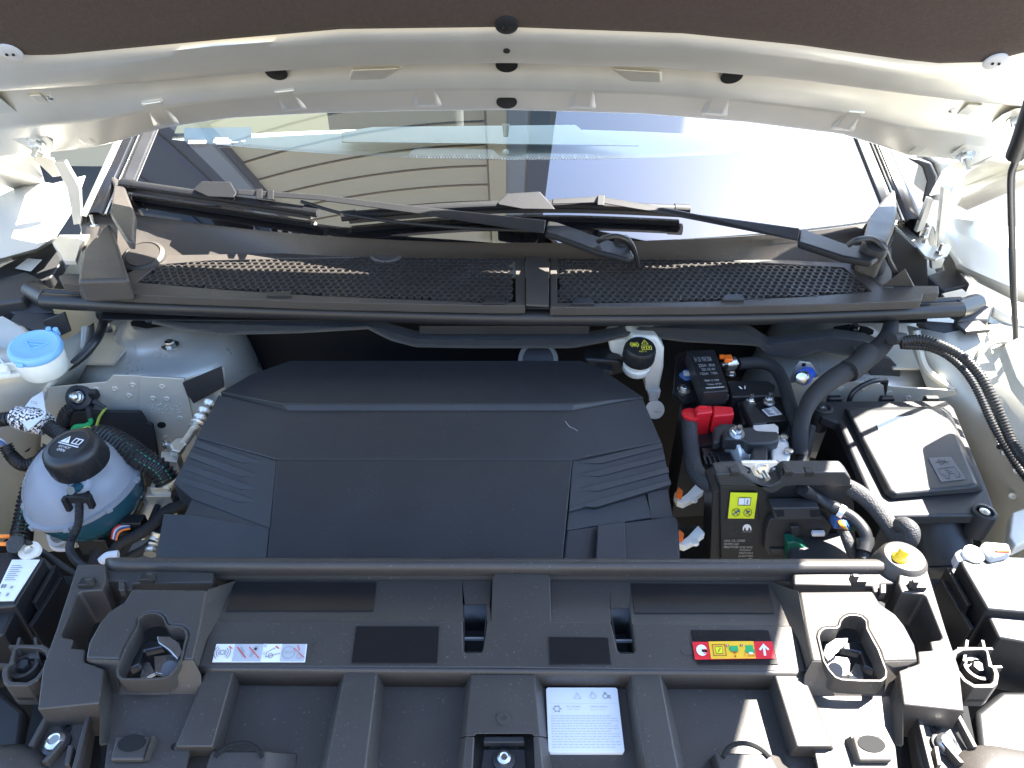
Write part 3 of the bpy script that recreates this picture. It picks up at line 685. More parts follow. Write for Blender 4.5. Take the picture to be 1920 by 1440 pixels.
# thick felt pad along the bulkhead
top = [(285, 598), (340, 606), (420, 608), (560, 612), (700, 614), (780, 636), (920, 638), (1113, 636), (1160, 629), (1200, 614), (1280, 616), (1400, 622), (1440, 648), (1500, 640), (1560, 632), (1620, 640), (1650, 652)]
low = [(285, 606), (340, 618), (420, 627), (560, 624), (690, 616), (730, 637), (780, 650), (887, 652), (1073, 652), (1133, 641), (1187, 627), (1280, 640), (1423, 648), (1440, 667), (1493, 672), (1533, 658), (1600, 668), (1650, 680)]
fp = thing('insulation_pad', 'wavy black felt insulation pad hanging below the seal', 'insulation pad', Yp(945, 640, 1.0))
uu = list(range(285, 1651, 15))
def padrow(src, dv, y): return [Yp(u, interp(src, u)+dv, y) for u in uu]
part('pad_sheet', B().rows([padrow(top, -16, 1.035), padrow(top, -3, 1.01), padrow(top, 0, .992), padrow(low, -5, .985), padrow(low, -1, .987), padrow(low, 1, 1.0), padrow(low, -6, 1.03)]), 'black_felt', fp, sharp=60)
l = [(1602, 655), (1640, 668), (1672, 675), (1690, 695), (1688, 715), (1672, 728), (1645, 722), (1625, 695)]
part('pad_flap', B().vy(l, .975, .988), 'black_felt', fp, bevel=.003, seg=3)

# ================================================================== suspension towers and inner wings
def tower(c, label, group, extra):
    t_ = thing('suspension_tower', label, 'suspension tower', c, group)
    pf = [(.0, .006), (.040, .006), (.052, .004), (.062, -.004), (.074, -.012), (.100, -.015), (.118, -.020), (.132, -.034), (.141, -.055), (.147, -.09), (.155, -.16)]
    part('tower_dome', B().lathe(c, (0, -.10, 1), pf, 48), 'tower_paint', t_, sharp=60)
    l = [Vector(c)+Vector((.036*math.cos(a)*(1.0 if abs(math.cos(a)) > .5 else 1), .020*math.sin(a), .0085)) for a in (0, .6, 1.57, 2.54, 3.14, 3.74, 4.71, 5.68)]
    part('tower_opening', B().prism(l, .0012), 'hole', t_)
    part('strut_nut', B().hexnut(Vector(c)+Vector((0, 0, .0095)), (0, -.1, 1), .009, .007).cyl(Vector(c)+Vector((0, 0, .01)), Vector(c)+Vector((0, -.002, .022)), .005, .005, 10), 'steel_dark', t_)
    for dx, dy in extra:
        q = Vector(c)+Vector((dx, dy, -.014)); part('tower_bolt', B().lathe(q, (0, -.1, 1), [(.013, 0), (.013, .002)], 18).hexnut(q+Vector((0, 0, .002)), (0, -.1, 1), .008, .007), 'zinc', t_)
    return t_
cl = Z(287, 613, .915); cr = Z(1597, 628, .912)
tl = tower(cl, 'silver suspension tower behind the washer filler on the left', 'suspension towers', [])
for u, v in ((202, 617), (320, 647)):
    q = Z(u, v+2, .906); part('tower_bolt', B().lathe(q, (0, -.1, 1), [(.014, 0), (.014, .002)], 18).hexnut(q+Vector((0, 0, .002)), (0, -.1, 1), .0085, .008), 'zinc', tl)
tr_ = tower(cr, 'silver suspension tower behind the taped harness on the right', 'suspension towers', [])

def dimple(u, v, y, parent): 
    q = Yp(u, v, y); o = part('weld_dimple', B().lathe(q, (0, -1, .1), [(.0052, -.001), (.0045, .0012), (.0028, .0010), (.001, .0004)], 14), 'inner_paint', parent, sharp=80); return o
iw = thing('inner_wing', 'grey pressed inner wing panel beside the coolant tank on the left', 'inner wing', Yp(250, 860, .93), 'inner wings')
YL = .905
l = [(84, 727), (200, 716), (212, 703), (266, 705), (345, 709), (380, 701), (420, 690), (425, 745), (372, 832), (335, 885), (320, 1000), (60, 1040)]
part('front_sheet', B().vy(l, YL, YL+.003), 'inner_paint', iw, bevel=.001)
part('lap_joint', B().vy([(263, 706), (345, 710), (372, 832), (330, 880), (300, 880), (268, 795), (259, 770)], YL-.003, YL), 'inner_paint', iw, bevel=.001)
for u, v in ((180, 730), (215, 729), (249, 722), (242, 742), (304, 725), (287, 747), (313, 748), (337, 784), (310, 820)): dimple(u, v, YL-(.003 if u > 262 else 0), iw)
part('oval_hole', B().loft([Yp(303+8.5*math.cos(a*.39), 797+6*math.sin(a*.39), YL-.0035) for a in range(16)], [Yp(303+8.5*math.cos(a*.39), 797+6*math.sin(a*.39), YL-.003) for a in range(16)]), 'hole', iw)
l = [(342, 718), (415, 687), (420, 726), (363, 757), (357, 748), (351, 742)]
part('black_tape', B().vy(l, YL-.006, YL-.004), 'tape', iw, bevel=.0005)
def dots(l, parent):                           # stamped part number: rows of tiny raised dots
    bb = B(); random.seed(5)
    for u0, u1, v0 in l:
        u = u0
        while u < u1:
            if random.random() < .75: bb.lathe(Yp(u, v0+random.uniform(-2.6, 2.6), YL-.0035), (0, -1, 0), [(.0012, 0), (.0006, .0006)], 6)
            u += 2.3
    part('stamped_number', bb, 'inner_paint', parent, kind='stuff')
dots([(280, 341, 759), (283, 341, 766), (284, 343, 773)], iw)
# side of the bay on the left
sw = [[Z(-90, 640, .985), Z(30, 655, .97), Z(120, 640, .955), Z(176, 605, .955)], [Z(-90, 700, .955), Z(40, 700, .945), Z(128, 690, .93), Z(180, 650, .935)],
      [Z(-90, 760, .91), Z(30, 745, .90), Z(100, 735, .885), Z(150, 705, .88)], [Z(-90, 900, .80), Z(-10, 870, .78), Z(60, 850, .76), Z(100, 835, .74)],
      [Z(-90, 1060, .70), Z(-20, 1040, .66), Z(20, 1000, .64), Z(60, 980, .62)]]
part('side_sheet', B().rows(sw), 'inner_paint', iw, thick=.002, sharp=60)
part('side_rib', B().tube([Z(160, 615, .955), Z(150, 660, .935), Z(95, 720, .905), Z(80, 745, .885)], .006, 8, 6), 'inner_paint', iw)
p = Z(48, 840, .775); part('side_hole', B().lathe(p, (p-CAM).normalized()*-1, [(.0065, .006), (.0065, .0065)], 16), 'hole', iw)
# left wing top with the washer bracket shelf
wl = thing('front_wing', 'sunlit pale front wing at the upper left corner of the bay', 'wing', Z(20, 500, .95), 'front wings')
r_ = [[Z(-320, 330, 1.06), Z(-120, 330, 1.08), Z(0, 330, 1.09), Z(100, 345, 1.09), Z(160, 330, 1.10)], [Z(-320, 430, 1.02), Z(-120, 420, 1.05), Z(0, 410, 1.065), Z(90, 400, 1.07), Z(140, 390, 1.075)],
      [Z(-320, 520, 1.00), Z(-140, 500, 1.02), Z(-20, 490, 1.03), Z(70, 465, 1.04), Z(108, 440, 1.05)], [Z(-320, 530, .97), Z(-140, 510, .99), Z(-20, 500, 1.00), Z(64, 475, 1.01), Z(104, 450, 1.02)]]
part('wing_skin', B().rows(r_), 'outer_paint', wl, thick=.002, sharp=60)
part('channel', B().loft([Z(-60, 530, .99), Z(75, 462, 1.01), Z(96, 450, 1.015), Z(118, 488, 1.0), Z(95, 520, .99), Z(20, 548, .98)], [p-Vector((0, 0, .02)) for p in [Z(-60, 530, .99), Z(75, 462, 1.01), Z(96, 450, 1.015), Z(118, 488, 1.0), Z(95, 520, .99), Z(20, 548, .98)]]), 'plastic', wl, bevel=.003)
part('tab', B().loft([Z(52, 484, 1.012), Z(79, 487, 1.012), Z(58, 509, 1.008), Z(28, 503, 1.008)], [Z(52, 484, 1.015), Z(79, 487, 1.015), Z(58, 509, 1.011), Z(28, 503, 1.011)]), 'outer_paint', wl, bevel=.001)
part('corner_moulding', B().loft([Z(-60, 545, 1.0), Z(10, 515, 1.012), Z(48, 507, 1.012), Z(80, 522, 1.005), Z(62, 545, 1.0), Z(40, 562, .998), Z(-60, 575, .99)], [p-Vector((0, 0, .035)) for p in [Z(-60, 545, 1.0), Z(10, 515, 1.012), Z(48, 507, 1.012), Z(80, 522, 1.005), Z(62, 545, 1.0), Z(40, 562, .998), Z(-60, 575, .99)]]), 'plastic', wl, bevel=.006, seg=3)
part('corner_block', B().loft([Z(0, 572, .985), Z(20, 556, .99), Z(92, 562, .99), Z(100, 585, .975), Z(30, 590, .975)], [p-Vector((0, 0, .03)) for p in [Z(0, 572, .985), Z(20, 556, .99), Z(92, 562, .99), Z(100, 585, .975), Z(30, 590, .975)]]), 'plastic', wl, bevel=.002)
part('shelf', B().loft([Z(18, 600, .975), Z(30, 584, .98), Z(115, 588, .975), Z(118, 612, .965), Z(62, 620, .965)], [p-Vector((0, 0, .012)) for p in [Z(18, 600, .975), Z(30, 584, .98), Z(115, 588, .975), Z(118, 612, .965), Z(62, 620, .965)]]), 'plastic', wl, bevel=.002)
part('upright_tab', B().vy([(80, 602), (120, 586), (132, 622), (90, 640)], .985, .99), 'plastic', wl, bevel=.001)
part('lamp_frame_top', B().loft([Z(-80, 600, .985), Z(10, 600, .985), Z(45, 604, .98), Z(60, 622, .97), Z(62, 655, .955), Z(-80, 700, .95)], [p-Vector((0, 0, .03)) for p in [Z(-80, 600, .985), Z(10, 600, .985), Z(45, 604, .98), Z(60, 622, .97), Z(62, 655, .955), Z(-80, 700, .95)]]), 'inner_paint', wl, bevel=.010, seg=4)

# right side of the bay
ir = thing('inner_wing', 'olive grey pressed inner wing panel beside the air box on the right', 'inner wing', Z(1800, 800, .7), 'inner wings')
YR = .925
l = [(1480, 720), (1545, 705), (1600, 715), (1680, 725), (1790, 732), (1798, 745), (1800, 830), (1500, 850)]
part('front_sheet', B().vy(l, YR, YR+.003), 'inner_paint', ir, bevel=.001)
for u, v in ((1576, 729), (1620, 728), (1667, 737), (1702, 746)): dimple(u, v, YR, ir)
sr = [[Z(1700, 610, .96), Z(1770, 625, .965), Z(1850, 610, .975), Z(1960, 600, .985), Z(2080, 620, .985)], [Z(1712, 660, .93), Z(1790, 668, .935), Z(1858, 655, .945), Z(1960, 690, .955), Z(2080, 720, .955)],
      [Z(1735, 720, .89), Z(1820, 730, .895), Z(1880, 745, .905), Z(1960, 770, .92), Z(2080, 800, .92)], [Z(1775, 800, .83), Z(1850, 840, .84), Z(1905, 860, .85), Z(1980, 880, .86), Z(2080, 900, .87)],
      [Z(1830, 900, .77), Z(1890, 930, .77), Z(1930, 960, .78), Z(1990, 1000, .79), Z(2080, 1020, .8)], [Z(1840, 1020, .68), Z(1880, 1060, .68), Z(1920, 1100, .68), Z(1990, 1120, .69), Z(2080, 1140, .7)]]
part('side_sheet', B().rows(sr), 'inner_paint', ir, thick=.002, sharp=60)
part('side_flange', B().tube([Z(1718, 620, .962), Z(1735, 690, .915), Z(1790, 735, .885), Z(1800, 770, .86)], .006, 8, 6), 'inner_paint', ir)
part('pressed_rib', B().tube([Z(1846, 770, .882), Z(1862, 810, .868), Z(1874, 836, .858)], .0032, 8, 5), 'inner_paint', ir)
for u, v, z in ((1842, 757, .893), (1884, 848, .848), (1895, 852, .848), (1906, 882, .835), (1898, 930, .79)):
    q = Z(u, v, z+.002); part('weld_dimple', B().lathe(q, (CAM-q).normalized(), [(.0055, -.002), (.0048, .001), (.003, .0008), (.001, .0)], 14), 'inner_paint', ir, sharp=80)
for u, v, z in ((1864, 721, .905), (1874, 838, .858)):
    q = Z(u, v, z+.003); part('panel_hole', B().lathe(q, (CAM-q).normalized(), [(.004, 0), (.004, .0005)], 14), 'hole', ir)
q = Z(1880, 690, .935); part('round_pressing', B().tube([q+(RT*math.cos(a)+UP*math.sin(a))*.042 for a in [k*math.pi/10 for k in range(-1, 14)]], .005, 8, 4), 'inner_paint', ir)
wr = thing('front_wing', 'sunlit pale front wing at the right edge of the bay', 'wing', Z(1850, 520, .95), 'front wings')
r_ = [[Z(1745, 407, 1.05), Z(1800, 412, 1.05), Z(1880, 424, 1.045), Z(2000, 436, 1.04), Z(2260, 470, 1.0)], [Z(1765, 450, 1.04), Z(1815, 462, 1.04), Z(1890, 480, 1.03), Z(2010, 500, 1.02), Z(2260, 540, .99)],
      [Z(1790, 492, 1.02), Z(1830, 510, 1.02), Z(1900, 540, 1.01), Z(2020, 570, 1.0), Z(2260, 610, .98)], [Z(1796, 508, 1.00), Z(1836, 530, 1.00), Z(1900, 562, .99), Z(2020, 592, .98), Z(2260, 630, .96)]]
part('wing_skin', B().rows(r_), 'outer_paint', wr, thick=.002, sharp=60)
part('channel', B().loft([Z(1748, 420, 1.02), Z(1770, 438, 1.02), Z(1818, 500, 1.0), Z(1800, 508, 1.0), Z(1820, 532, .99), Z(1770, 545, .98), Z(1738, 515, 1.0), Z(1770, 505, 1.0)], [p-Vector((0, 0, .03)) for p in [Z(1748, 420, 1.02), Z(1770, 438, 1.02), Z(1818, 500, 1.0), Z(1800, 508, 1.0), Z(1820, 532, .99), Z(1770, 545, .98), Z(1738, 515, 1.0), Z(1770, 505, 1.0)]]), 'plastic', wr, bevel=.003)
part('pale_bracket', B().loft([Z(1766, 550, 1.0), Z(1804, 541, 1.005), Z(1822, 556, 1.0), Z(1830, 566, .997), Z(1775, 562, .997)], [p-Vector((0, 0, .004)) for p in [Z(1766, 550, 1.0), Z(1804, 541, 1.005), Z(1822, 556, 1.0), Z(1830, 566, .997), Z(1775, 562, .997)]]), 'paint', wr, bevel=.001)
part('corner_moulding', B().loft([Z(1800, 570, 1.0), Z(1822, 562, 1.004), Z(1865, 574, 1.0), Z(1855, 602, .985), Z(1795, 600, .985)], [p-Vector((0, 0, .03)) for p in [Z(1800, 570, 1.0), Z(1822, 562, 1.004), Z(1865, 574, 1.0), Z(1855, 602, .985), Z(1795, 600, .985)]]), 'plastic', wr, bevel=.005, seg=3)
part('corner_skin', B().loft([Z(1862, 574, 1.0), Z(1870, 562, 1.003), Z(1900, 560, 1.003), Z(2000, 590, .995), Z(2000, 620, .985), Z(1900, 597, .99)], [p-Vector((0, 0, .02)) for p in [Z(1862, 574, 1.0), Z(1870, 562, 1.003), Z(1900, 560, 1.003), Z(2000, 590, .995), Z(2000, 620, .985), Z(1900, 597, .99)]]), 'outer_paint', wr, bevel=.006, seg=3)
l = [(1884, 642), (1925, 622), (2200, 665), (2200, 880), (2040, 850), (1952, 762), (1908, 704)]
part('wing_rail', B().vz(l, 1.06, 1.035), 'outer_paint', wr, bevel=.006, seg=3)
part('latch_tab', B().loft([Z(1793, 606, .98), Z(1836, 600, .985), Z(1858, 618, .975), Z(1812, 622, .975)], [p-Vector((0, 0, .006)) for p in [Z(1793, 606, .98), Z(1836, 600, .985), Z(1858, 618, .975), Z(1812, 622, .975)]]), 'plastic', wr, bevel=.001)
part('shade_panel', B().loft([Z(1720, 600, .975), Z(1790, 605, .975), Z(1818, 640, .955), Z(1800, 655, .945), Z(1742, 620, .96)], [p-Vector((0, 0, .01)) for p in [Z(1720, 600, .975), Z(1790, 605, .975), Z(1818, 640, .955), Z(1800, 655, .945), Z(1742, 620, .96)]]), 'dark_plastic', wr, bevel=.001)
for sx, t_ in ((-1, wl), (1, wr)):             # the wings run on to the headlamps beyond the picture's edges
    ys_ = [.30+.1*k for k in range(10)]
    part('wing_side', B().rows([[Vector((sx*(.86+.02*math.sin(y*2)), y, .985)) for y in ys_], [Vector((sx*(.90+.02*math.sin(y*2)), y, .985)) for y in ys_], [Vector((sx*(.94+.02*math.sin(y*2)), y, .95)) for y in ys_], [Vector((sx*.97, y, .80)) for y in ys_], [Vector((sx*.96, y, .50)) for y in ys_]]), 'outer_paint', t_, thick=.002, sharp=70)
# door mirror beyond the right wing
dm = thing('door_mirror', 'grey door mirror housing behind the right bonnet hinge', 'mirror', Yp(1740, 380, 1.75))
l = [(1700, 296), (1722, 297), (1745, 305), (1757, 330), (1755, 362), (1742, 380), (1728, 380), (1737, 340), (1728, 312)]
part('housing', B().loft(YY(l, 1.70), YY([(u+6, v) for u, v in l], 1.80)), 'plastic', dm, bevel=.012, seg=3)
part('housing_cap', B().vy([(1752, 300), (1790, 300), (1800, 340), (1780, 380), (1750, 378), (1762, 335)], 1.72, 1.84), 'outer_paint', dm, bevel=.012, seg=3)

# ================================================================== engine cover
ec = thing('engine_cover', 'large black faceted plastic engine cover in the middle of the bay', 'engine cover', Z(800, 900, .90))
EZ = dict(A=.945, R=.962, S=.956, M=.954, F=.935)
def mk(l): return Z3(l)
def shell(polys, m='cover', dz=-.012, bev=.0012, name='facet', sg=2):
    b_ = B(); idx = {}; vs = []; fs = []
    for poly in polys:
        f = []
        for t_ in poly:
            if t_ not in idx: idx[t_] = len(vs); vs.append(Z(*t_))
            f.append(idx[t_])
        fs.append(f)
    n0 = len(vs); ed = {}
    for f in fs:
        for i in range(len(f)):
            e = (f[i], f[(i+1) % len(f)]); ed[e] = ed.get(e, 0)+1
    bd = [e for e in ed if (e[1], e[0]) not in ed]
    low_ = [v+Vector((0, 0, dz)) for v in vs]
    fs2 = fs + [[i+n0 for i in f[::-1]] for f in fs] + [[e[1], e[0], e[0]+n0, e[1]+n0] for e in bd]
    return part(name, b_.add(vs+low_, fs2), m, ec, bevel=bev, seg=sg)
# rear facet and its outline
a0 = (470, 702, .935); a1 = (545, 676, .935); a2 = (1090, 676, .935); a3 = (1128, 692, .935); a4 = (1207, 745, .935); a5 = (1075, 757, .962); a6 = (530, 757, .962); a7 = (413, 735, .935)
shell([[a0, a1, a6, a7], [a1, a2, a5, a6], [a2, a3, a4, a5]], name='rear_facet', dz=-.03)
# strip under the ridge
shell([[(413, 736, .935), (530, 757, .961), (540, 769, .955), (440, 745, .938)], [(530, 757, .961), (1075, 757, .961), (1074, 769, .955), (540, 769, .955)], [(1075, 757, .961), (1204, 746, .936), (1160, 753, .942), (1074, 769, .955)]], name='ridge_strip', dz=-.012, bev=.0006)
# second row
b0 = (410, 740, .934); b1 = (539, 769, .954); b2 = (1074, 769, .954); b3 = (1205, 747, .934); b4 = (1240, 828, .922); b5 = (1073, 861, .946); b6 = (519, 861, .946); b7 = (369, 820, .918)
shell([[b0, b1, b6, b7], [b1, b2, b5, b6], [b2, b3, b4, b5]], name='middle_facet', dz=-.03)
# front centre panel
c0 = (519, 862, .9455); c1 = (1073, 862, .9455); c2 = (1052, 1075, .925); c3 = (498, 1075, .925)
shell([[c0, c1, c2, c3]], name='front_facet', dz=-.03)
# ribbed flanks: smooth bars standing proud of grained strips
lf = [(369, 821, .915), (519, 863, .9447), (506, 990, .9335), (360, 935, .905), (325, 905, .905)]
shell([lf], m='cover', name='left_flank', dz=-.03)
def plane3(a, b_, c_):
    A, B_, C_ = Z(*a), Z(*b_), Z(*c_); n = (B_-A).cross(C_-A).normalized()
    return A, (n if n.z > 0 else -n)
LP0, LN = plane3((369, 821, .915), (519, 863, .942), (345, 915, .905))
for (u0, v0), (u1, v1), w_ in (((366, 824), (492, 864), 9), ((356, 845), (490, 890), 9), ((347, 868), (489, 914), 9), ((339, 892), (487, 938), 9)):
    T_ = lambda u, v, o: PL(u, v, LP0+LN*o, LN)
    P = [T_(u0, v0, .0045), T_(u1-30, v1-9, .0050), T_(u1, v1+2, .0022), T_(u1-40, v1+w_-6, .0042), T_(u0-3, v0+w_+3, .0040)]
    part('flank_bar', B().loft(P, [p-LN*.008 for p in P]), 'cover', ec, bevel=.001)
rf_ = [(1073, 863, .942), (1241, 829, .917), (1257, 905, .905), (1240, 915, .905), (1066, 958, .932)]
shell([rf_], m='cover_grain', name='right_flank', dz=-.03)
RP0, RN = plane3((1073, 863, .942), (1241, 829, .917), (1257, 905, .905))
for (u0, v0), (u1, v1) in (((1240, 829), (1080, 866)), ((1246, 851), (1078, 890)), ((1253, 875), (1074, 918)), ((1257, 898), (1072, 948))):
    T_ = lambda u, v, o: PL(u, v, RP0+RN*o, RN)
    P = [T_(u0, v0, .003), T_(u1+30, v1-7, .003), T_(u1, v1+1, .0006), T_(u1+48, v1+2, .0026), T_(u0+2, v0+10, .0026)]
    part('flank_bar', B().loft(P, [p-RN*.008 for p in P]), 'cover', ec, bevel=.001)
shell([[(1066, 958, .928), (1210, 922, .905), (1222, 970, .900), (1062, 994, .922)]], m='cover_grain', name='grained_strip', dz=-.02)
shell([[(1213, 922, .908), (1252, 916, .900), (1262, 970, .895), (1220, 972, .898)]], name='corner_step', dz=-.03)
shell([[(1061, 992, .924), (1262, 966, .900), (1272, 972, .900), (1276, 1040, .895), (1276, 1080, .89), (1050, 1080, .915)]], name='front_corner', dz=-.03, bev=.004, sg=3)
part('corner_rib', B().loft([Z(1120, 985, .918), Z(1172, 977, .912), Z(1176, 1080, .902), Z(1115, 1080, .908)], [Z(1120, 985, .926), Z(1172, 977, .918), Z(1176, 1080, .909), Z(1115, 1080, .916)]), 'cover', ec, bevel=.002)
shell([[(306, 962, .905), (360, 965, .908), (506, 988, .9325), (498, 1080, .9235), (285, 1080, .89)]], name='front_corner', dz=-.03, bev=.002)
shell([[(365, 925, .902), (507, 968, .934), (506, 990, .932), (345, 966, .902)]], name='corner_step', dz=-.02, bev=.001)
b = B().tube([Z(1060, 790, .958), Z(1068, 800, .957), Z(1075, 803, .957), Z(1083, 808, .956)], .00025, 4, 5)
part('lint_thread', b, 'label_grey', ec)
# ================================================================== left side components
# screen-wash filler
p = Z(68, 655, .985); ax = Vector((.10, -.18, 1)).normalized()
wf = thing('washer_filler', 'cream screen wash filler neck with light blue cap on the left', 'washer filler', p-Vector((0, 0, .06)))
part('neck', B().lathe(p, ax, [(.0300, -.040), (.0325, -.036), (.0335, -.004), (.031, 0)], 36), 'natural_plastic', wf)
cp = part('cap', B().lathe(p, ax, [(.0345, -.003), (.0355, .000), (.0355, .005), (.0335, .0085), (.030, .0095), (.028, .0085), (.012, .0075)], 40), 'blue_cap', wf)
q = p+ax*.0088
e1 = (Vector((1, 0, 0))-ax*ax.x).normalized(); e2 = ax.cross(e1)
part('embossed_mark', B().tube([q+e1*(-.015)+e2*.007, q+e1*.000+e2*(-.010), q+e1*.016+e2*.006, q+e1*(-.015)+e2*.007], .0009, 6, 0), 'blue_cap', cp)
part('embossed_mark', B().tube([q+e1*(-.008)+e2*.001, q+e1*.009+e2*.001], .0009, 6, 0), 'blue_cap', cp)
for k in (.004, .014): part('hinge_lug', B().cyl(p+e1*k+e2*.036-ax*.002, p+e1*k+e2*.036+ax*.010, .0042, .0036, 12), 'blue_cap', cp)
part('cap_tab', B().loft([p+e1*(-.010)-e2*.034, p+e1*.0-e2*.036, p+e1*(.001)-e2*.040, p+e1*(-.010)-e2*.039], [p+e1*(-.010)-e2*.034+ax*.006, p+e1*.0-e2*.036+ax*.006, p+e1*(.001)-e2*.040+ax*.004, p+e1*(-.010)-e2*.039+ax*.004]), 'blue_cap', cp, bevel=.001)
l = [(-50, 690), (4, 668), (22, 656), (40, 700), (-5, 706), (-50, 712)]
part('bracket', B().vz(l, .950, .944), 'natural_plastic', wf, bevel=.001)
for a_, b_ in (((0, 680), (42, 668)), ((-20, 702), (40, 694)), ((-10, 672), (20, 704))):
    A, D = Z(*a_, .950), Z(*b_, .950); part('rib', B().loft([A, D, D+Vector((0, .003, 0)), A+Vector((0, .003, 0))], [x+Vector((0, 0, .014)) for x in (A, D, D+Vector((0, .003, 0)), A+Vector((0, .003, 0)))]), 'natural_plastic', wf, bevel=.0006)
# black drain hose looping from the scuttle behind the filler
hs = thing('drain_hose', 'thin black rubber hose curving from the seal past the washer filler', 'hose', Z(150, 670, .93))
part('hose', B().tube([Yp(196, 590, 1.03), Yp(192, 612, 1.01), Z(180, 638, .95), Z(155, 668, .935), Z(118, 692, .925), Z(60, 712, .918), Z(-40, 728, .91)], .0068, 12, 8), 'rubber', hs)
q = Yp(197, 590, 1.035); part('grommet', B().lathe(q, (0, -1, .2), [(.015, -.01), (.0145, .002), (.011, .006), (.008, .008)], 24), 'rubber', hs)

# coolant expansion tank
c = Z(152, 905, .865); ax = Vector((-.16, -.10, 1)).normalized(); R_ = .0745
ct_ = thing('coolant_tank', 'round translucent coolant tank with black cap and blue fluid', 'coolant tank', c-Vector((0, 0, .07)))
up = [(R_*.40, .058), (R_*.60, .047), (R_*.78, .034), (R_*.90, .020), (R_*.965, .006), (R_*.985, -.004)]
part('upper_shell', B().lathe(c, ax, up[::-1], 56), 'tank_plastic', ct_, sharp=80)
part('seam_flange', B().lathe(c, ax, [(R_*.97, -.010), (R_*1.045, -.009), (R_*1.055, -.006), (R_*1.045, -.003), (R_*.98, -.002)], 56), 'tank_plastic', ct_)
part('lower_shell', B().lathe(c, ax, [(R_*.45, -.070), (R_*.75, -.060), (R_*.92, -.040), (R_*.99, -.018), (R_*.98, -.009)], 48), 'coolant', ct_, sharp=80)
part('fluid', B().lathe(c, ax, [(R_*.90, -.012), (R_*.90, -.008)], 48), 'coolant', ct_)
for a in range(0, 360, 40):
    e1 = (Vector((1, 0, 0))-ax*ax.x).normalized(); e2 = ax.cross(e1); d_ = e1*math.cos(rad(a))+e2*math.sin(rad(a))
    part('seam_tab', B().box(c+d_*R_*1.045-ax*.006, .008, .008, .006, Matrix.Rotation(rad(a), 3, 'Z')), 'tank_plastic', ct_, bevel=.001)
k = Z(139, 848, .945); kx = Vector((-.07, -.12, 1)).normalized()
cp = part('cap', B().lathe(k, kx, [(.0345, -.022), (.0355, -.020), (.0350, .004), (.0335, .010), (.029, .0138), (.024, .0150), (.0235, .0140), (.006, .0140)], 48), 'dark_plastic', ct_)
e1 = (Vector((1, -.35, 0))-kx*Vector((1, -.35, 0)).dot(kx)).normalized(); e2 = kx.cross(e1); o_ = k+kx*.0143
Q = [o_-e1*.017+e2*.015, o_+e1*.017+e2*.015, o_+e1*.017-e2*.015, o_-e1*.017-e2*.015]
tri = [[(.06, .45), (.30, .05), (.48, .45)], ]
decal('warning_triangle', Q, [[(.04, .46), (.24, .08), (.46, .46)]], 'print_white', cp)
decal('warning_triangle_mark', Q, [rect(.235, .2, .265, .34), rect(.235, .37, .265, .41)], 'print_black', cp, .0010)
decal('book_mark', Q, [rect(.52, .10, .92, .15), rect(.52, .38, .92, .43), rect(.52, .10, .57, .43), rect(.87, .10, .92, .43), rect(.70, .10, .74, .43)], 'print_white', cp)
decal('line_mark', Q, [rect(.02, .50, .98, .55)], 'print_white', cp)
text('DO NOT', sub(Q, .20, .62, .72, .73), 'print_white', cp); text('OPEN', sub(Q, .26, .79, .62, .92), 'print_white', cp)
for a in range(0, 360, 30):
    d_ = e1*math.cos(rad(a))+e2*math.sin(rad(a)); part('cap_rib', B().cyl(k+d_*.0345-kx*.019, k+d_*.0345+kx*.001, .0018, .0012, 8), 'dark_plastic', cp)
n0 = Z(147, 905, .918); nx = Vector((0, -.62, .78))
part('nipple_window', B().lathe(n0, nx, [(.0135, -.006), (.0135, .001), (.012, .003), (.011, .001)], 28), 'tank_plastic', ct_)
part('nipple', B().cyl(n0+nx*.001+Vector((.002, -.004, -.004)), n0+nx*.020+Vector((.002, -.008, -.01)), .006, .0055, 16), 'coolant', ct_)
q = Z(148, 932, .90)
part('hose_clamp', B().box(q, .026, .012, .012).box(q+Vector((-.014, -.006, -.006)), .006, .008, .022).box(q+Vector((.015, -.004, -.004)), .007, .008, .02), 'dark_plastic', ct_, bevel=.001)
part('overflow_neck', B().lathe(Z(118, 1000, .80), (-.1, -.7, .5), [(.018, -.02), (.0165, .008), (.0155, .012), (.011, .011), (.010, .0)], 24), 'tank_plastic', ct_)
part('foot_bracket', B().tube([Z(92, 1003, .78), Z(98, 1024, .77), Z(112, 1030, .765), Z(136, 1026, .77), Z(142, 1008, .78)], .0035, 8, 5), 'label_grey', ct_)
th = thing('overflow_hose', 'thin black hose running down the front of the coolant tank', 'hose', Z(130, 1040, .8))
part('hose', B().tube([q+Vector((0, .002, .004)), Z(149, 955, .885), Z(146, 985, .865), Z(135, 1010, .85), Z(131, 1030, .85), Z(142, 1050, .86), Z(165, 1068, .86)], .0052, 12, 8, corr=.0032), 'rubber', th)

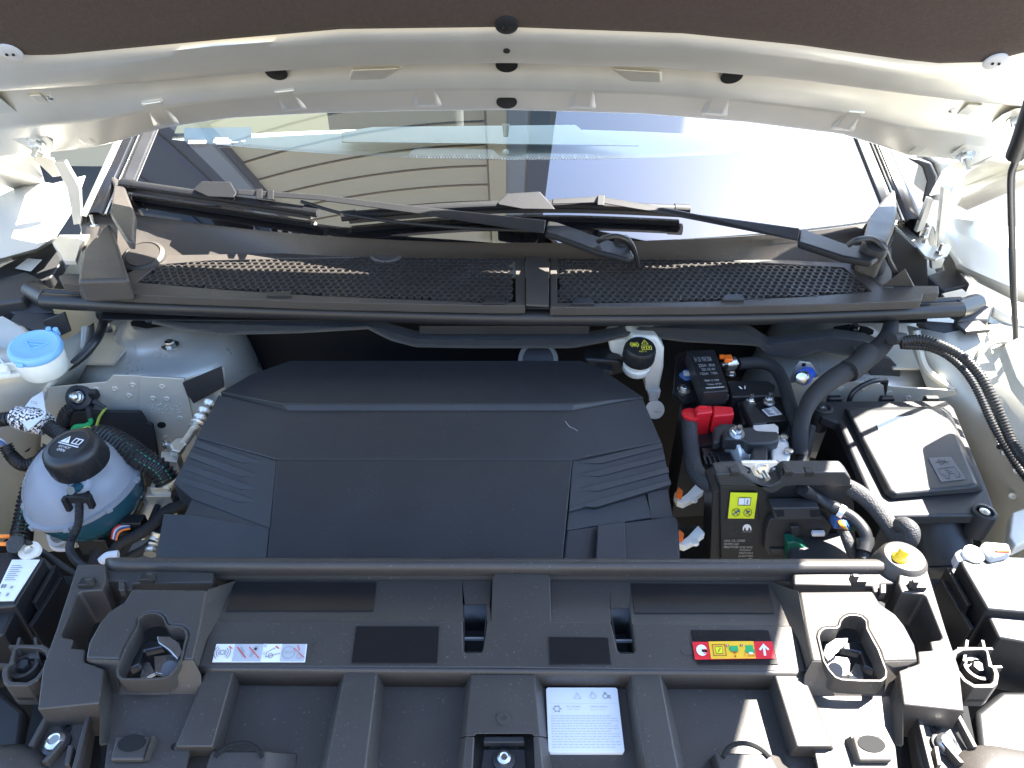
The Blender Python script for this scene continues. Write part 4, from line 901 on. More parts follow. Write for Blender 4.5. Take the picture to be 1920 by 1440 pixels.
# corrugated conduits around the tank
def conduit(name, label, pts, r, m='rubber', stripe=None, corr=.006, group='corrugated harness conduits'):
    t_ = thing(name, label, 'conduit', pts[len(pts)//2]-Vector((0, 0, r)), group)
    part('corrugated_tube', B().tube(pts, r, 14, 8, corr=corr), m, t_)
    if stripe:
        sp = smooth_pts(pts, 8); d_ = [(CAM-p).normalized()*r*.99 for p in sp]
        for off in (-.35, .30):
            bb = B(); acc = 0
            for i in range(len(sp)-1):
                if i % 2 == 0: 
                    T = (sp[i+1]-sp[i]).normalized(); s_ = T.cross(d_[i]).normalized()*r*off
                    bb.tube([sp[i]+d_[i]*.97+s_, sp[i+1]+d_[i+1]*.97+s_], .0007, 5, 0)
            part('stripe', bb, stripe, t_)
    return t_
conduit('conduit', 'fat black green-striped conduit passing behind the coolant cap to the right', [Z(110, 845, .885), Z(150, 830, .90), Z(190, 818, .905), Z(230, 835, .90), Z(265, 860, .89), Z(297, 880, .875), Z(315, 905, .855)], .0165, stripe='stripe_green')
conduit('conduit', 'black green-striped conduit running down left of the coolant tank', [Z(96, 838, .86), Z(70, 880, .84), Z(52, 930, .82), Z(42, 980, .80), Z(34, 1020, .79), Z(28, 1060, .78)], .0125, stripe='stripe_green')
conduit('conduit', 'short black conduit bent below the speckled white wrap with bare wire ends', [Z(10, 835, .855), Z(22, 855, .84), Z(44, 872, .835), Z(70, 865, .84), Z(98, 850, .85)], .0095, corr=.0045)
conduit('conduit', 'black conduit leaving the speckled white wrap towards the coolant cap', [Z(82, 795, .90), Z(104, 808, .895), Z(128, 826, .89)], .011, corr=.005)
conduit('conduit', 'black conduit entering the speckled white wrap from the left edge', [Z(-40, 786, .91), Z(0, 787, .91), Z(34, 781, .912)], .0105, corr=.005)
conduit('conduit', 'black conduit curling down below the black earth stud', [Yp(140, 762, .89), Yp(124, 775, .885), Yp(118, 800, .88), Yp(128, 818, .87)], .010, corr=.0045)
sw_ = thing('harness_wrap', 'speckled white fabric wrap around the harness at the left edge', 'harness wrap', Z(60, 790, .9))
part('wrap_sleeve', B().tube([Z(30, 781, .912), Z(50, 786, .91), Z(70, 790, .905), Z(88, 798, .90)], lambda t: .0155+.003*math.sin(3.1*t), 16, 5), 'speckled_wrap', sw_)
l = [(36, 775), (60, 745), (80, 733), (86, 775), (80, 782), (52, 806), (40, 790)]
part('wrap_flag', B().vz(l, .918, .916), 'label_white', sw_, bevel=.0003)
text('TOL', [Z(58, 752, .9185), Z(72, 754, .9185), Z(71, 759, .9185), Z(57, 757, .9185)], 'print_grey', sw_)
bw = thing('loose_wires', 'white and blue wire ends at the mouth of the short left conduit', 'wires', Z(5, 826, .86))
for dv, m in ((0, 'wire_white'), (4, 'print_blue')): part('wire', B().tube([Z(-30, 822+dv, .86), Z(-6, 822+dv, .862), Z(6, 828+dv, .86), Z(12, 838, .853)], .0022, 6, 5), m, bw)
# earth stud with green wires
es = thing('earth_stud', 'black earth stud cap with green and yellow wires on the grey panel', 'earth stud', Yp(152, 745, .89))
q = Yp(152, 745, .90); ax = Vector((.1, -.75, .6)).normalized()
part('cap', B().lathe(q, ax, [(.021, -.006), (.0215, .004), (.019, .008), (.012, .009), (.010, .004)], 28), 'dark_plastic', es)
part('stud', B().lathe(q, ax, [(.009, 0), (.009, .010), (.0072, .010), (.0072, .014), (.0084, .0145), (.0084, .018), (.006, .019), (.006, .026), (.003, .028)], 16), 'zinc', es)
part('cap_lug', B().box(q+Vector((.022, 0, .006)), .012, .012, .014), 'dark_plastic', es, bevel=.002)
part('crimp', B().cyl(Yp(165, 762, .885), Yp(169, 784, .88), .0045, .004, 10), 'braid', es)
part('crimp', B().cyl(Yp(176, 752, .885), Yp(198, 765, .88), .0038, .003, 10), 'braid', es)
part('green_wire', B().tube([Yp(169, 783, .88), Yp(170, 792, .878), Yp(160, 798, .875), Yp(142, 800, .872), Yp(136, 808, .87)], .0038, 8, 6), 'wire_green', es)
part('lime_wire', B().tube([Yp(198, 765, .88), Yp(186, 783, .878), Yp(178, 803, .875), Yp(162, 801, .872), Yp(146, 808, .87)], .0020, 8, 6), 'wire_lime', es)
# rubbery mat in front of the panel
l = [(118, 772), (262, 772), (270, 783), (275, 793), (286, 797), (292, 830), (300, 880), (300, 940), (292, 1010), (110, 1010)]
tag(part('noise_mat', B().vy(l, .882, .888), 'foam_mat', bevel=.002), 'black rubbery noise mat behind the coolant tank', 'noise mat')

# refrigerant pipe with aluminium valve block
ac = thing('refrigerant_pipe', 'bare aluminium refrigerant pipe and valve block left of the engine cover', 'pipe', Z(310, 900, .80))
bl = []
part('bellows', B().tube([Z(394, 758, .885), Z(384, 772, .884), Z(376, 786, .883), Z(370, 796, .882), Z(366, 803, .88)], lambda t: .0085+.0028*math.cos(t*2*math.pi*4.2), 14, 10), 'alu', ac)
part('pipe', B().tube([Z(366, 800, .88), Z(356, 816, .878), Z(344, 832, .875)], .0058, 12, 5), 'alu', ac)
l = [(318, 832), (332, 820), (352, 820), (350, 832), (338, 848), (322, 846)]
part('elbow', B().loft(ZZ(l, .876), ZZ([(u-4, v+14) for u, v in l], .850)), 'alu', ac, bevel=.004, seg=3)
l = [(302, 846), (338, 846), (332, 866), (300, 864)]
part('upper_block', B().vz(l, .860, .835), 'alu', ac, bevel=.0015)
l = [(306, 865), (338, 862), (318, 915), (280, 915), (286, 900)]
part('middle_block', B().vz(l, .848, .80), 'alu', ac, bevel=.0015)
part('collar', B().cyl(Z(326, 893, .850), Z(306, 915, .842), .013, .013, 18), 'alu', ac)
l = [(276, 912), (326, 912), (320, 930), (272, 930)]
part('lower_block', B().vz(l, .838, .80), 'alu', ac, bevel=.0015)
q = Z(313, 838, .866); part('bolt', B().hexnut(q, (0, 0, 1), .0065, .008).cyl(q, q+Vector((0, 0, .014)), .0035, .003, 10), 'zinc', ac)
part('lower_pipe', B().tube([Z(288, 930, .828), Z(284, 945, .815), Z(276, 965, .80), Z(268, 985, .785), Z(264, 1010, .77)], .0095, 14, 6), 'alu', ac)
part('pipe_nut', B().hexnut(Z(284, 938, .818), (.05, .3, .9), .012, .010), 'zinc', ac)
part('small_nut', B().hexnut(Z(303, 938, .818), (.05, .3, .9), .008, .012), 'zinc', ac)
part('ribbed_pipe', B().tube([Z(296, 998, .815), Z(288, 1018, .805), Z(282, 1040, .80)], .009, 12, 6, corr=.008), 'alu', ac)
wh = thing('engine_harness', 'tangle of taped cables with red white and orange wires left of the engine cover', 'harness', Z(260, 1010, .78))
for k, (pts, r_) in enumerate((([Z(345, 945, .83), Z(310, 960, .83), Z(285, 985, .825), Z(255, 1005, .82), Z(225, 1020, .81), Z(205, 1050, .80)], .008), ([Z(330, 935, .82), Z(305, 975, .815), Z(290, 1010, .81), Z(270, 1030, .80), Z(240, 1045, .79)], .006), ([Z(210, 1000, .79), Z(190, 1030, .78), Z(180, 1060, .77)], .011), ([Z(300, 940, .82), Z(268, 1000, .81), Z(225, 990, .81)], .0045))):
    part('taped_cable', B().tube(pts, r_, 10, 6), 'tape', wh)
for k, m in enumerate(('wire_red', 'wire_white', 'print_blue', 'wire_orange')):
    part('wire', B().tube([Z(210+k*2.5, 1010+k, .82), Z(213+k*3, 994+k*2, .825), Z(224+k*2, 985+k*3, .828), Z(244, 982+k*3, .828)], .0014, 6, 6), m, wh)
part('plug', B().box(Z(252, 980, .825), .028, .018, .016), 'dark_plastic', wh, bevel=.002); part('plug', B().box(Z(185, 1012, .79), .04, .03, .03), 'dark_plastic', wh, bevel=.002)
tag(part('white_clip', B().tube([Z(190, 1052, .85), Z(202, 1043, .855), Z(222, 1040, .855)], .0055, 8, 5), 'label_white'), 'small white plastic clip behind the left end of the front panel bead', 'clip')
# ================================================================== right side components
# brake fluid reservoir
k = Z(1200, 655, .955)
br = thing('brake_reservoir', 'white brake fluid reservoir with black ribbed cap behind the engine cover', 'brake reservoir', k-Vector((0, 0, .1)))
kx = Vector((.02, -.18, 1)).normalized()
cp = part('cap', B().lathe(k, kx, [(.0235, -.022), (.0245, -.020), (.0245, .002), (.0225, .006), (.020, .0065)], 40), 'dark_plastic', br)
e1 = (Vector((1, 0, 0))-kx*kx.x).normalized(); e2 = kx.cross(e1)
for a in range(0, 360, 15):
    d_ = e1*math.cos(rad(a))+e2*math.sin(rad(a)); part('cap_rib', B().cyl(k+d_*.0243-kx*.019, k+d_*.0243+kx*.001, .0012, .0008, 6), 'dark_plastic', cp)
o_ = k+kx*.0066; Q = [o_-e1*.018+e2*.018, o_+e1*.018+e2*.018, o_+e1*.018-e2*.018, o_-e1*.018-e2*.018]
decal('brake_symbol', Q, ring(.24, .42, .12, .03)+[disc(.24, .42, .06)]+ring(.24, .42, .19, .03, n=10, a0=120, a1=240)+ring(.24, .42, .19, .03, n=10, a0=-60, a1=60), 'print_yellow', cp)
decal('warning_triangle', Q, [bar(.56, .38, .70, .12, .03), bar(.70, .12, .84, .38, .03), bar(.56, .38, .84, .38, .03), rect(.69, .2, .71, .3)], 'print_yellow', cp)
decal('book_symbol', Q, [rect(.52, .48, .96, .51), rect(.52, .70, .96, .73), rect(.52, .48, .55, .73), rect(.93, .48, .96, .73), rect(.72, .48, .76, .73), rect(.60, .55, .66, .65), rect(.82, .55, .88, .65)], 'print_yellow', cp)
text('DOT 4', sub(Q, .40, .80, .70, .90), 'print_yellow', cp)
part('neck', B().lathe(k, kx, [(.020, -.045), (.0215, -.042), (.0215, -.034), (.0195, -.032), (.0195, -.02)], 36), 'white_plastic', br)
l = [(1185, 630), (1232, 632), (1246, 655), (1245, 690), (1236, 735), (1212, 738), (1205, 690), (1175, 668)]
part('body', B().vy(l, .97, 1.03), 'white_plastic', br, bevel=.006, seg=3)
l = [(1140, 640), (1190, 632), (1190, 668), (1165, 672), (1145, 662)]
part('side_chamber', B().vy(l, 1.0, 1.05), 'white_plastic', br, bevel=.006, seg=3)
part('outlet', B().vy([(1214, 735), (1240, 733), (1236, 748), (1218, 750)], .965, .99), 'white_plastic', br, bevel=.002)
tg = thing('round_tag', 'round cream paper tag hanging under the brake reservoir', 'tag', Yp(1228, 770, .94))
part('tag_disc', B().lathe(Yp(1228, 768, .945), (0, -.8, .5), [(.0155, 0), (.0155, .001)], 28), 'white_plastic', tg)
part('tag_stem', B().vy([(1219, 735), (1231, 735), (1234, 752), (1217, 752)], .95, .952), 'label_grey', tg)
text('LX62 25', [Yp(1226, 768, .9435), Yp(1239, 771, .9435), Yp(1239, 774, .9435), Yp(1226, 771, .9435)], 'print_black', tg, .002)
vb = thing('vacuum_pump', 'dark ringed brake servo rim showing behind the engine cover', 'brake servo', Yp(1008, 665, 1.02))
part('rim', B().lathe(Yp(1009, 675, 1.03), (0, -.7, .5), [(.034, -.02), (.034, .002), (.030, .005), (.0275, .004)], 40), 'grey_trim', vb)
part('hub', B().lathe(Yp(1009, 675, 1.028), (0, -.7, .5), [(.0270, -.01), (.026, .004), (.012, .006)], 32), 'dark_plastic', vb)
dc = thing('dark_connector', 'black connector block left of the brake reservoir', 'connector', Yp(1140, 690, .98))
part('housing', B().vy([(1095, 672), (1165, 676), (1178, 700), (1150, 706), (1100, 690)], .98, 1.02), 'dark_plastic', dc, bevel=.005)
part('clip', B().vy([(1120, 692), (1150, 696), (1150, 704), (1122, 700)], .965, .98), 'plastic', dc, bevel=.001)

# battery
bt_ = thing('battery', 'black battery with red terminal cover and fuse strip', 'battery', Z(1390, 800, .74))
l = [(1276, 752), (1470, 742), (1500, 812), (1496, 826), (1282, 838)]
part('case', B().vz(l, .885, .74), 'dark_plastic', bt_, bevel=.003)
part('lid_step', B().vz([(1380, 748), (1468, 745), (1483, 787), (1450, 790), (1392, 795)], .905, .886), 'dark_plastic', bt_, bevel=.002)
l = [(1268, 664), (1300, 655), (1318, 740), (1280, 752), (1262, 735)]
part('tray_plate', B().vz(l, .905, .895), 'dark_plastic', bt_, bevel=.002)
l = [(1288, 657), (1340, 655), (1367, 732), (1319, 736)]
fs_ = part('fuse_strip', B().vz(l, .940, .915), 'dark_plastic', bt_, bevel=.0015)
Q = ZZ([(1291, 660), (1338, 658), (1363, 730), (1320, 733)], .9405)
for i, (a_, b_, s_) in enumerate(((.15, .28, 'B+ 12V  MAX 250A'), (.34, .42, '225A  80A'), (.45, .52, '250A  30A  40A'), (.56, .62, '125A  70A'), (.74, .79, '9868 10 2380'), (.84, .88, 'PA66 GF30'))):
    text(s_, sub(Q, .12+.06*(i % 3), a_, .80+.05*(i % 2), b_), 'print_grey', fs_, .0004)
decal('raised_line', Q, [rect(.12, .93, .92, .96)], 'print_grey', fs_, .0006)
for u in (1327, 1362): part('strip_clip', B().box(Z(u, 744, .926), .006, .006, .010), 'plastic', fs_, bevel=.001)
l = [(1362, 713), (1440, 713), (1455, 722), (1448, 742), (1372, 744)]
hb = part('hold_down_bar', B().vz(l, .915, .89), 'dark_plastic', bt_, bevel=.003)
decal('tick_marks', ZZ([(1380, 722), (1402, 722), (1402, 732), (1380, 732)], .9155), [bar(.25, .3, .5, .8, .14), rect(.72, .2, .80, .8)], 'print_white', hb)
# red terminal cover
P1 = [(1304, 761), (1335, 759), (1337, 772), (1306, 776)]
rc = part('red_cover', B().vz(P1, .925, .878), 'red_plastic', bt_, bevel=.003)
part('red_block', B().vz([(1336, 759), (1374, 762), (1378, 776), (1338, 780)], .922, .890), 'red_plastic', rc, bevel=.003)
part('red_flap', B().lathe(Z(1296, 779, .913), (0, 0, 1), [(.014, 0), (.014, .003), (.012, .004)], 24), 'red_plastic', rc)
for k_ in range(4):
    a_ = Z(1312+k_*6.5, 777, .915); part('red_rib', B().box(a_+Vector((0, -.001, -.012)), .0025, .004, .026), 'red_plastic', rc, bevel=.0008)
part('red_slot', B().box(Z(1318, 763, .926), .012, .003, .002), 'label_red', rc)
l = [(1389, 752), (1412, 750), (1440, 793), (1412, 796)]
part('clamp_strap', B().vz(l, .918, .906), 'dark_plastic', bt_, bevel=.003)
for u, v in ((1406, 752), (1441, 750)):
    q = Z(u, v+5, .913); part('stud', B().lathe(q, (0, 0, 1), [(.009, 0), (.009, .002)], 16).hexnut(q+Vector((0, 0, .002)), (0, 0, 1), .007, .007).cyl(q, q+Vector((0, 0, .017)), .0036, .003, 10), 'zinc', bt_)
Q = ZZ([(1428, 768), (1452, 762), (1467, 777), (1441, 781)], .9065)
lb = part('battery_label', B().face(Q), 'label_white', bt_, flat=True)
decal('label_print', Q, [rect(.08, .1+.14*i, .35+.1*(i % 3), .17+.14*i) for i in range(6)]+[rect(.7, .15+.13*i, .92, .2+.13*i) for i in range(6)], 'print_black', lb)
Q = ZZ([(1372, 756), (1386, 754), (1397, 782), (1388, 784)], .8865)
lb = part('warning_label', B().face(Q), 'white_plastic', bt_, flat=True)
decal('warning_print', Q, [[(.2, .22), (.8, .22), (.5, .05)], [(.2, .95), (.8, .95), (.5, .72)]], 'print_brown', lb); decal('warning_print_dark', Q, [disc(.5, .48, .12, 1.6)], 'print_black', lb)
# clamp with orange lever
cm = thing('battery_clamp', 'grey battery clamp with orange lever beside the fuse strip', 'battery clamp', Z(1366, 680, .92))
part('clamp_body', B().cyl(Z(1360, 682, .925), Z(1377, 680, .925), .0105, .0105, 20).cyl(Z(1352, 684, .925), Z(1360, 682, .925), .004, .004, 10), 'zinc', cm)
part('orange_lever', B().vz([(1357, 665), (1371, 664), (1375, 673), (1360, 674)], .942, .935).box(Z(1354, 669, .938), .008, .006, .006), 'orange', cm, bevel=.001)
part('tail', B().cyl(Z(1377, 680, .925), Z(1395, 682, .925), .003, .003, 8), 'alu', cm)
q = Z(1370, 702, .905); part('clamp_nut', B().lathe(q, (0, 0, 1), [(.008, 0), (.008, .002)], 16).hexnut(q, (0, 0, 1), .006, .008), 'zinc', cm)
q = Z(1282, 731, .906); tag(part('flange_nut', B().lathe(q, (0, -.1, 1), [(.0105, 0), (.0105, .002), (.008, .003)], 20).hexnut(q+Vector((0, 0, .003)), (0, -.1, 1), .0055, .004), 'zinc'), 'pale flange nut on the black plate left of the fuse strip', 'nut')
bv = thing('blue_valve', 'small dark blue knob left of the fuse strip', 'knob', Z(1288, 706, .90)); part('blue_knob', B().lathe(Z(1288, 706, .905), (.3, -.5, .8), [(.011, -.01), (.011, .004), (.008, .006)], 20), 'print_blue', bv); part('grey_insert', B().box(Z(1290, 700, .916), .014, .008, .006), 'label_grey', bv, bevel=.001)

def cable(name, label, pts, r_, m, n=12, corr=0, cat='cable', extra=None):
    t_ = thing(name, label, cat, pts[len(pts)//2]-Vector((0, 0, r_ if not callable(r_) else r_(.5))))
    part('sleeve', B().tube(pts, r_, n, 8, corr=corr), m, t_); return t_
cable('battery_cable', 'thick black taped cable arching from the battery clamp down beside the battery', [Z(1385, 682, .925), Z(1420, 680, .925), Z(1450, 688, .925), Z(1468, 715, .920), Z(1480, 755, .915), Z(1494, 800, .905), Z(1502, 850, .89)], .0098, 'tape')
cable('red_terminal_cable', 'thick woven cable dropping from the red terminal cover', [Z(1293, 785, .905), Z(1293, 810, .90), Z(1296, 845, .895), Z(1302, 878, .90), Z(1318, 900, .905), Z(1346, 915, .91)], .0115, 'braid')
mh = cable('main_harness', 'thick black taped harness from the seal towards the battery', [Z(1672, 602, .985), Z(1664, 632, .975), Z(1640, 660, .965), Z(1608, 684, .96), Z(1560, 712, .955), Z(1520, 750, .945), Z(1502, 800, .93), Z(1500, 850, .90)], lambda t: .0105+.005*math.sin(math.pi*min(1, t*1.25)), 'tape', 14)
part('tape_wrap', B().tube([Z(1628, 662, .966), Z(1606, 686, .962), Z(1590, 696, .96)], .0172, 14, 4), 'tape', mh)
for t0 in ([Z(1500, 770, .925), Z(1506, 830, .90), Z(1498, 880, .88)], [Z(1520, 800, .90), Z(1510, 850, .88), Z(1495, 900, .86)]): part('branch', B().tube(t0, .0075, 10, 6), 'tape', mh)
part('cable_tie', B().tube([Z(1672, 636, .99), Z(1690, 634, .985), Z(1700, 640, .975)], .009, 10, 5), 'tape', mh)
conduit('conduit', 'upper sunlit corrugated conduit curving over the right inner wing', [Z(1688, 640, .985), Z(1730, 637, .99), Z(1770, 650, .99), Z(1808, 672, .985), Z(1838, 705, .975), Z(1862, 750, .955), Z(1884, 800, .93), Z(1910, 850, .91), Z(1960, 910, .89)], .0078, corr=.0044)
conduit('conduit', 'thinner lower corrugated conduit alongside on the right inner wing', [Z(1690, 648, .975), Z(1740, 652, .975), Z(1780, 670, .97), Z(1812, 700, .962), Z(1836, 740, .945), Z(1856, 785, .925), Z(1880, 830, .905), Z(1912, 880, .885), Z(1960, 940, .87)], .0058, corr=.0040)
cable('vent_hose', 'thin black hose behind the air box', [Yp(1588, 765, .90), Yp(1600, 735, .905), Yp(1632, 716, .915), Yp(1660, 712, .93)], .004, 'rubber', 8, cat='hose')
tag(part('hose_plug', B().cyl(Yp(1658, 715, .93), Yp(1658, 752, .93), .006, .005, 12).cyl(Yp(1658, 748, .93), Yp(1658, 756, .93), .012, .012, 14), 'rubber'), 'black rubber stud between the felt flap and the air box', 'plug')
# blue capped valve on its bracket
gv = thing('service_valve', 'bright blue capped service valve on a silver bracket plate', 'valve', Yp(1508, 730, .95))
l = [(1490, 690), (1500, 678), (1520, 680), (1536, 705), (1520, 755), (1505, 760), (1484, 735), (1483, 710)]
part('bracket_plate', B().vy(l, .955, .958), 'inner_paint', gv, bevel=.001)
part('plate_hole', B().lathe(Yp(1507, 684, .9545), (0, -1, 0), [(.0035, 0), (.0035, .0003)], 14), 'hole', gv)
part('blue_ring', B().cyl(Yp(1514, 702, .948), Yp(1506, 708, .925), .0125, .0125, 22), 'blue_bright', gv)
part('valve_body', B().lathe(Yp(1507, 707, .928), Yp(1500, 711, .90)-Yp(1507, 707, .928), [(.0108, 0), (.0108, .016), (.0085, .020), (.003, .021)], 22), 'zinc', gv)
part('lug', B().lathe(Yp(1494, 750, .955), (0, -1, .3), [(.008, 0), (.007, .004)], 16), 'inner_paint', gv)

# aluminium actuator unit
au = thing('pump_unit', 'bright cast aluminium pump unit under a black bracket in front of the battery', 'pump unit', Z(1420, 870, .84))
part('barrel', B().lathe(Z(1372, 850, .895), Z(1402, 846, .895)-Z(1372, 850, .895), [(.022, 0), (.023, .004), (.019, .007), (.019, .016), (.024, .019), (.024, .028)], 32), 'cast_alu', au)
l = [(1445, 822), (1464, 812), (1474, 815), (1480, 830), (1483, 855), (1474, 876), (1447, 880)]
part('gear_housing', B().vz(l, .912, .86), 'cast_alu', au, bevel=.004, seg=3)
for u, v in ((1470, 822), (1478, 848), (1455, 872)):
    q = Z(u, v, .913); part('housing_screw', B().lathe(q, (0, 0, 1), [(.006, 0), (.006, .004), (.003, .005)], 14), 'zinc', au)
l = [(1412, 797), (1452, 794), (1460, 800), (1460, 812), (1414, 812)]
part('back_plate', B().vz(l, .918, .914), 'cast_alu', au, bevel=.001)
l = [(1356, 802), (1372, 797), (1398, 800), (1408, 798), (1420, 806), (1460, 808), (1462, 826), (1448, 830), (1406, 832), (1396, 824), (1358, 822)]
bk = part('black_bracket', B().vz(l, .926, .905), 'plastic', au, bevel=.004, seg=3)
part('bracket_leg', B().vz([(1410, 830), (1440, 828), (1440, 872), (1413, 874)], .918, .89), 'plastic', bk, bevel=.003)
part('leg_rib', B().vz([(1412, 834), (1424, 833), (1424, 878), (1413, 879)], .9195, .918), 'dark_plastic', bk, bevel=.001)
l = [(1338, 800), (1350, 793), (1376, 793), (1390, 798), (1358, 806), (1352, 828), (1338, 830)]
part('bracket_ear', B().vz(l, .915, .90), 'plastic', bk, bevel=.004, seg=3)
q = Z(1381, 813, .927); part('big_nut', B().lathe(q, (0, -.35, 1), [(.0105, 0), (.0105, .002)], 20).hexnut(q+Vector((0, 0, .002)), (0, -.35, 1), .0085, .007).cyl(q, q+Vector((0, -.006, .017)), .0042, .0036, 12), 'zinc', bk)
part('plug', B().box(Z(1350, 866, .885), .030, .02, .02).box(Z(1335, 858, .88), .03, .02, .02), 'dark_plastic', au, bevel=.002)
for k_ in range(4): part('plug_rib', B().box(Z(1322+k_*9, 864, .897), .0025, .018, .004), 'dark_plastic', au)
tag(part('dark_red_fuse', B().box(Z(1328, 853, .885), .016, .012, .006), 'label_red', bevel=.001), 'small dark red fuse tab below the red terminal cover', 'fuse')

# control unit / fuse box standing in front of the battery
FY = .655
fb = thing('fuse_box', 'black upright fuse box with yellow warning sticker and printed part numbers', 'fuse box', Yp(1430, 1060, FY))
def FB(l, dy=0.0): return [Yp(u, v, FY-dy) for u, v in l]
def slab_y(name, l, y0, y1, m='dark_plastic', par=None, bev=.0015, sg=2): return part(name, B().loft(FB(l, y0), [p+Vector((0, y0-y1, 0)) for p in FB(l, y0)]), m, par or fb, bevel=bev, seg=sg)
slab_y('body', [(1350, 912), (1598, 908), (1610, 1080), (1352, 1080)], 0, -.03)
slab_y('side_rail', [(1336, 925), (1351, 918), (1353, 1075), (1330, 1075)], -.006, -.05)
cap_l = [(1342, 876), (1390, 872), (1404, 882), (1412, 896), (1425, 905), (1445, 906), (1462, 898), (1466, 880), (1475, 872), (1585, 872), (1596, 884), (1596, 912), (1523, 912), (1492, 911), (1470, 914), (1456, 924), (1445, 927), (1434, 922), (1425, 913), (1350, 912), (1345, 895)]
cap_l = [(u, v+13 if v < 890 else v+5 if v < 908 else v) for u, v in cap_l]
slab_y('top_cap', cap_l, .012, -.010, 'plastic', None, .0025)
l = [(1390, 866), (1458, 866), (1458, 872), (1446, 878), (1440, 890), (1428, 898), (1415, 893), (1406, 878), (1392, 873)]
tn = part('metal_tongue', B().loft(FB(l, .014), [p+Vector((0, .004, 0)) for p in FB(l, .014)]), 'cast_alu', fb, bevel=.0015)
q = Yp(1427, 878, FY-.0145); part('nut', B().lathe(q, (0, -1, .35), [(.0085, 0), (.0085, .0015)], 18).hexnut(q, (0, -1, .35), .0068, .007).cyl(q, q+Vector((.003, -.018, -.001)), .0038, .0033, 12), 'zinc', tn)
for u in (1376, 1476, 1516): part('cap_clip', B().box(Yp(u, 884, FY-.008), .011, .01, .008), 'dark_plastic', fb, bevel=.001)
for u, v in ((1404, 885), (1464, 885)): part('cap_pin', B().lathe(Yp(u, v, FY-.0125), (0, -1, 0), [(.002, 0), (.0015, .001)], 10), 'hole', fb)
slab_y('label_recess', [(1366, 938), (1422, 938), (1424, 976), (1360, 976)], .0015, -.001)
Q = FB([(1370, 924), (1420.5, 924.7), (1414, 972.5), (1365, 972)], .0030)
yl = part('yellow_label', B().loft(Q, [p+Vector((0, .001, 0)) for p in Q]), 'label_yellow', fb)
decal('book_page', Q, [rect(.33, .18, .54, .45), rect(.55, .18, .76, .45)], 'label_white', yl, .0005)
decal('book_outline', Q, [rect(.31, .15, .78, .175), rect(.31, .44, .78, .465), rect(.31, .15, .325, .465), rect(.765, .15, .78, .465), rect(.54, .16, .55, .45)]+[rect(.63, .24+.045*i, .68, .265+.045*i) for i in range(4)], 'print_black', yl, .0009)
rg = []
for cx in (.27, .72): rg += ring(cx, .74, .16, .018, 1.0) + [bar(cx-.10, .63, cx+.10, .85, .02)]
decal('ban_ring', Q, rg, 'print_black', yl, .0009)
decal('tool_mark', Q, [bar(.18, .82, .36, .68, .05), disc(.36, .68, .05), bar(.64, .68, .80, .70, .04), bar(.66, .80, .80, .68, .04)], 'print_blue', yl, .0007)
Q = FB([(1386, 983), (1415, 983), (1415, 998), (1386, 998)], .0006)
decal('emblem', Q, [[(.5+.28*math.cos(a), .5-.55*math.sin(a)) for a in [math.pi*k/16 for k in range(17)]] + [(.22, .72), (.30, .72), (.30, .52), (.36, .32), (.42, .52), (.42, .72), (.58, .72), (.58, .52), (.64, .32), (.70, .52), (.70, .72), (.78, .72)]], 'print_white', fb)
text('MOPAR', sub(Q, .22, .80, .78, .96), 'print_grey', fb)
for s_, x0, y0, x1, y1 in (('LEAR_CB_CEM00', 1358, 1011, 1397, 1016), ('9870991380', 1358, 1017.5, 1385, 1021.5), ('9866797380', 1357.5, 1023, 1385, 1027), ('SF3E14F02', 1387, 1023.5, 1411, 1027.5), ('09325K01', 1387, 1029, 1408, 1032.5), ('09/07/2025', 1386, 1034.5, 1412, 1038), ('6236077986', 1385, 1040, 1412, 1043.5), ('Made in SPAIN', 1361, 1048, 1397, 1052)):
    text(s_, FB([(x0, y0), (x1, y0), (x1-1, y1), (x0-1, y1)], .0006), 'print_grey', fb)
Q = FB([(1402, 1045), (1410, 1045), (1410, 1053), (1402, 1053)], .0006)
decal('round_mark', Q, ring(.5, .5, .48, .14)+[bar(.35, .7, .65, .3, .2)], 'print_grey', fb)
part('pin_hole', B().lathe(Yp(1380, 996, FY-.0005), (0, -1, 0), [(.0022, 0), (.0018, .0006)], 12), 'plastic', fb)
# connector plate on the right half of the box
slab_y('connector_plate', [(1444, 975), (1455, 970), (1540, 968), (1560, 985), (1545, 1020), (1475, 1038), (1440, 1042), (1433, 1030), (1436, 995)], .010, 0, 'plastic')
slab_y('connector_bridge', [(1448, 953), (1536, 952), (1541, 974), (1452, 976)], .022, .004, 'plastic')
for l in ([(1451, 957), (1470, 957), (1471, 968), (1458, 970)], [(1518, 957), (1536, 956), (1539, 968), (1520, 970)]): slab_y('bridge_slot', l, .0225, .018, 'hole', None, 0)
slab_y('lever', [(1482, 988), (1500, 988), (1501, 1000), (1496, 1010), (1486, 1010)], .016, .008, 'plastic')
slab_y('lower_catch', [(1444, 1030), (1472, 1030), (1470, 1040), (1448, 1040)], .014, .008, 'plastic')
gc = thing('green_connector', 'dark green and grey harness connector right of the fuse box', 'connector', Yp(1545, 1060, .60))
l = [(1478, 1012), (1484, 1004), (1500, 1003), (1572, 997), (1625, 1055), (1620, 1080), (1490, 1080)]
part('grey_hood', B().vz(l, .86, .84), 'plastic', gc, bevel=.003)
part('green_body', B().vy([(1476, 1018), (1490, 1016), (1560, 1052), (1560, 1075), (1478, 1075)], FY-.028, FY-.012), 'green_plastic', gc, bevel=.002)
part('white_catch', B().box(Z(1534, 1000, .872), .016, .006, .006), 'label_white', gc, bevel=.001)
part('green_tip', B().box(Z(1477, 1053, .88), .008, .004, .003), 'wire_green', gc)
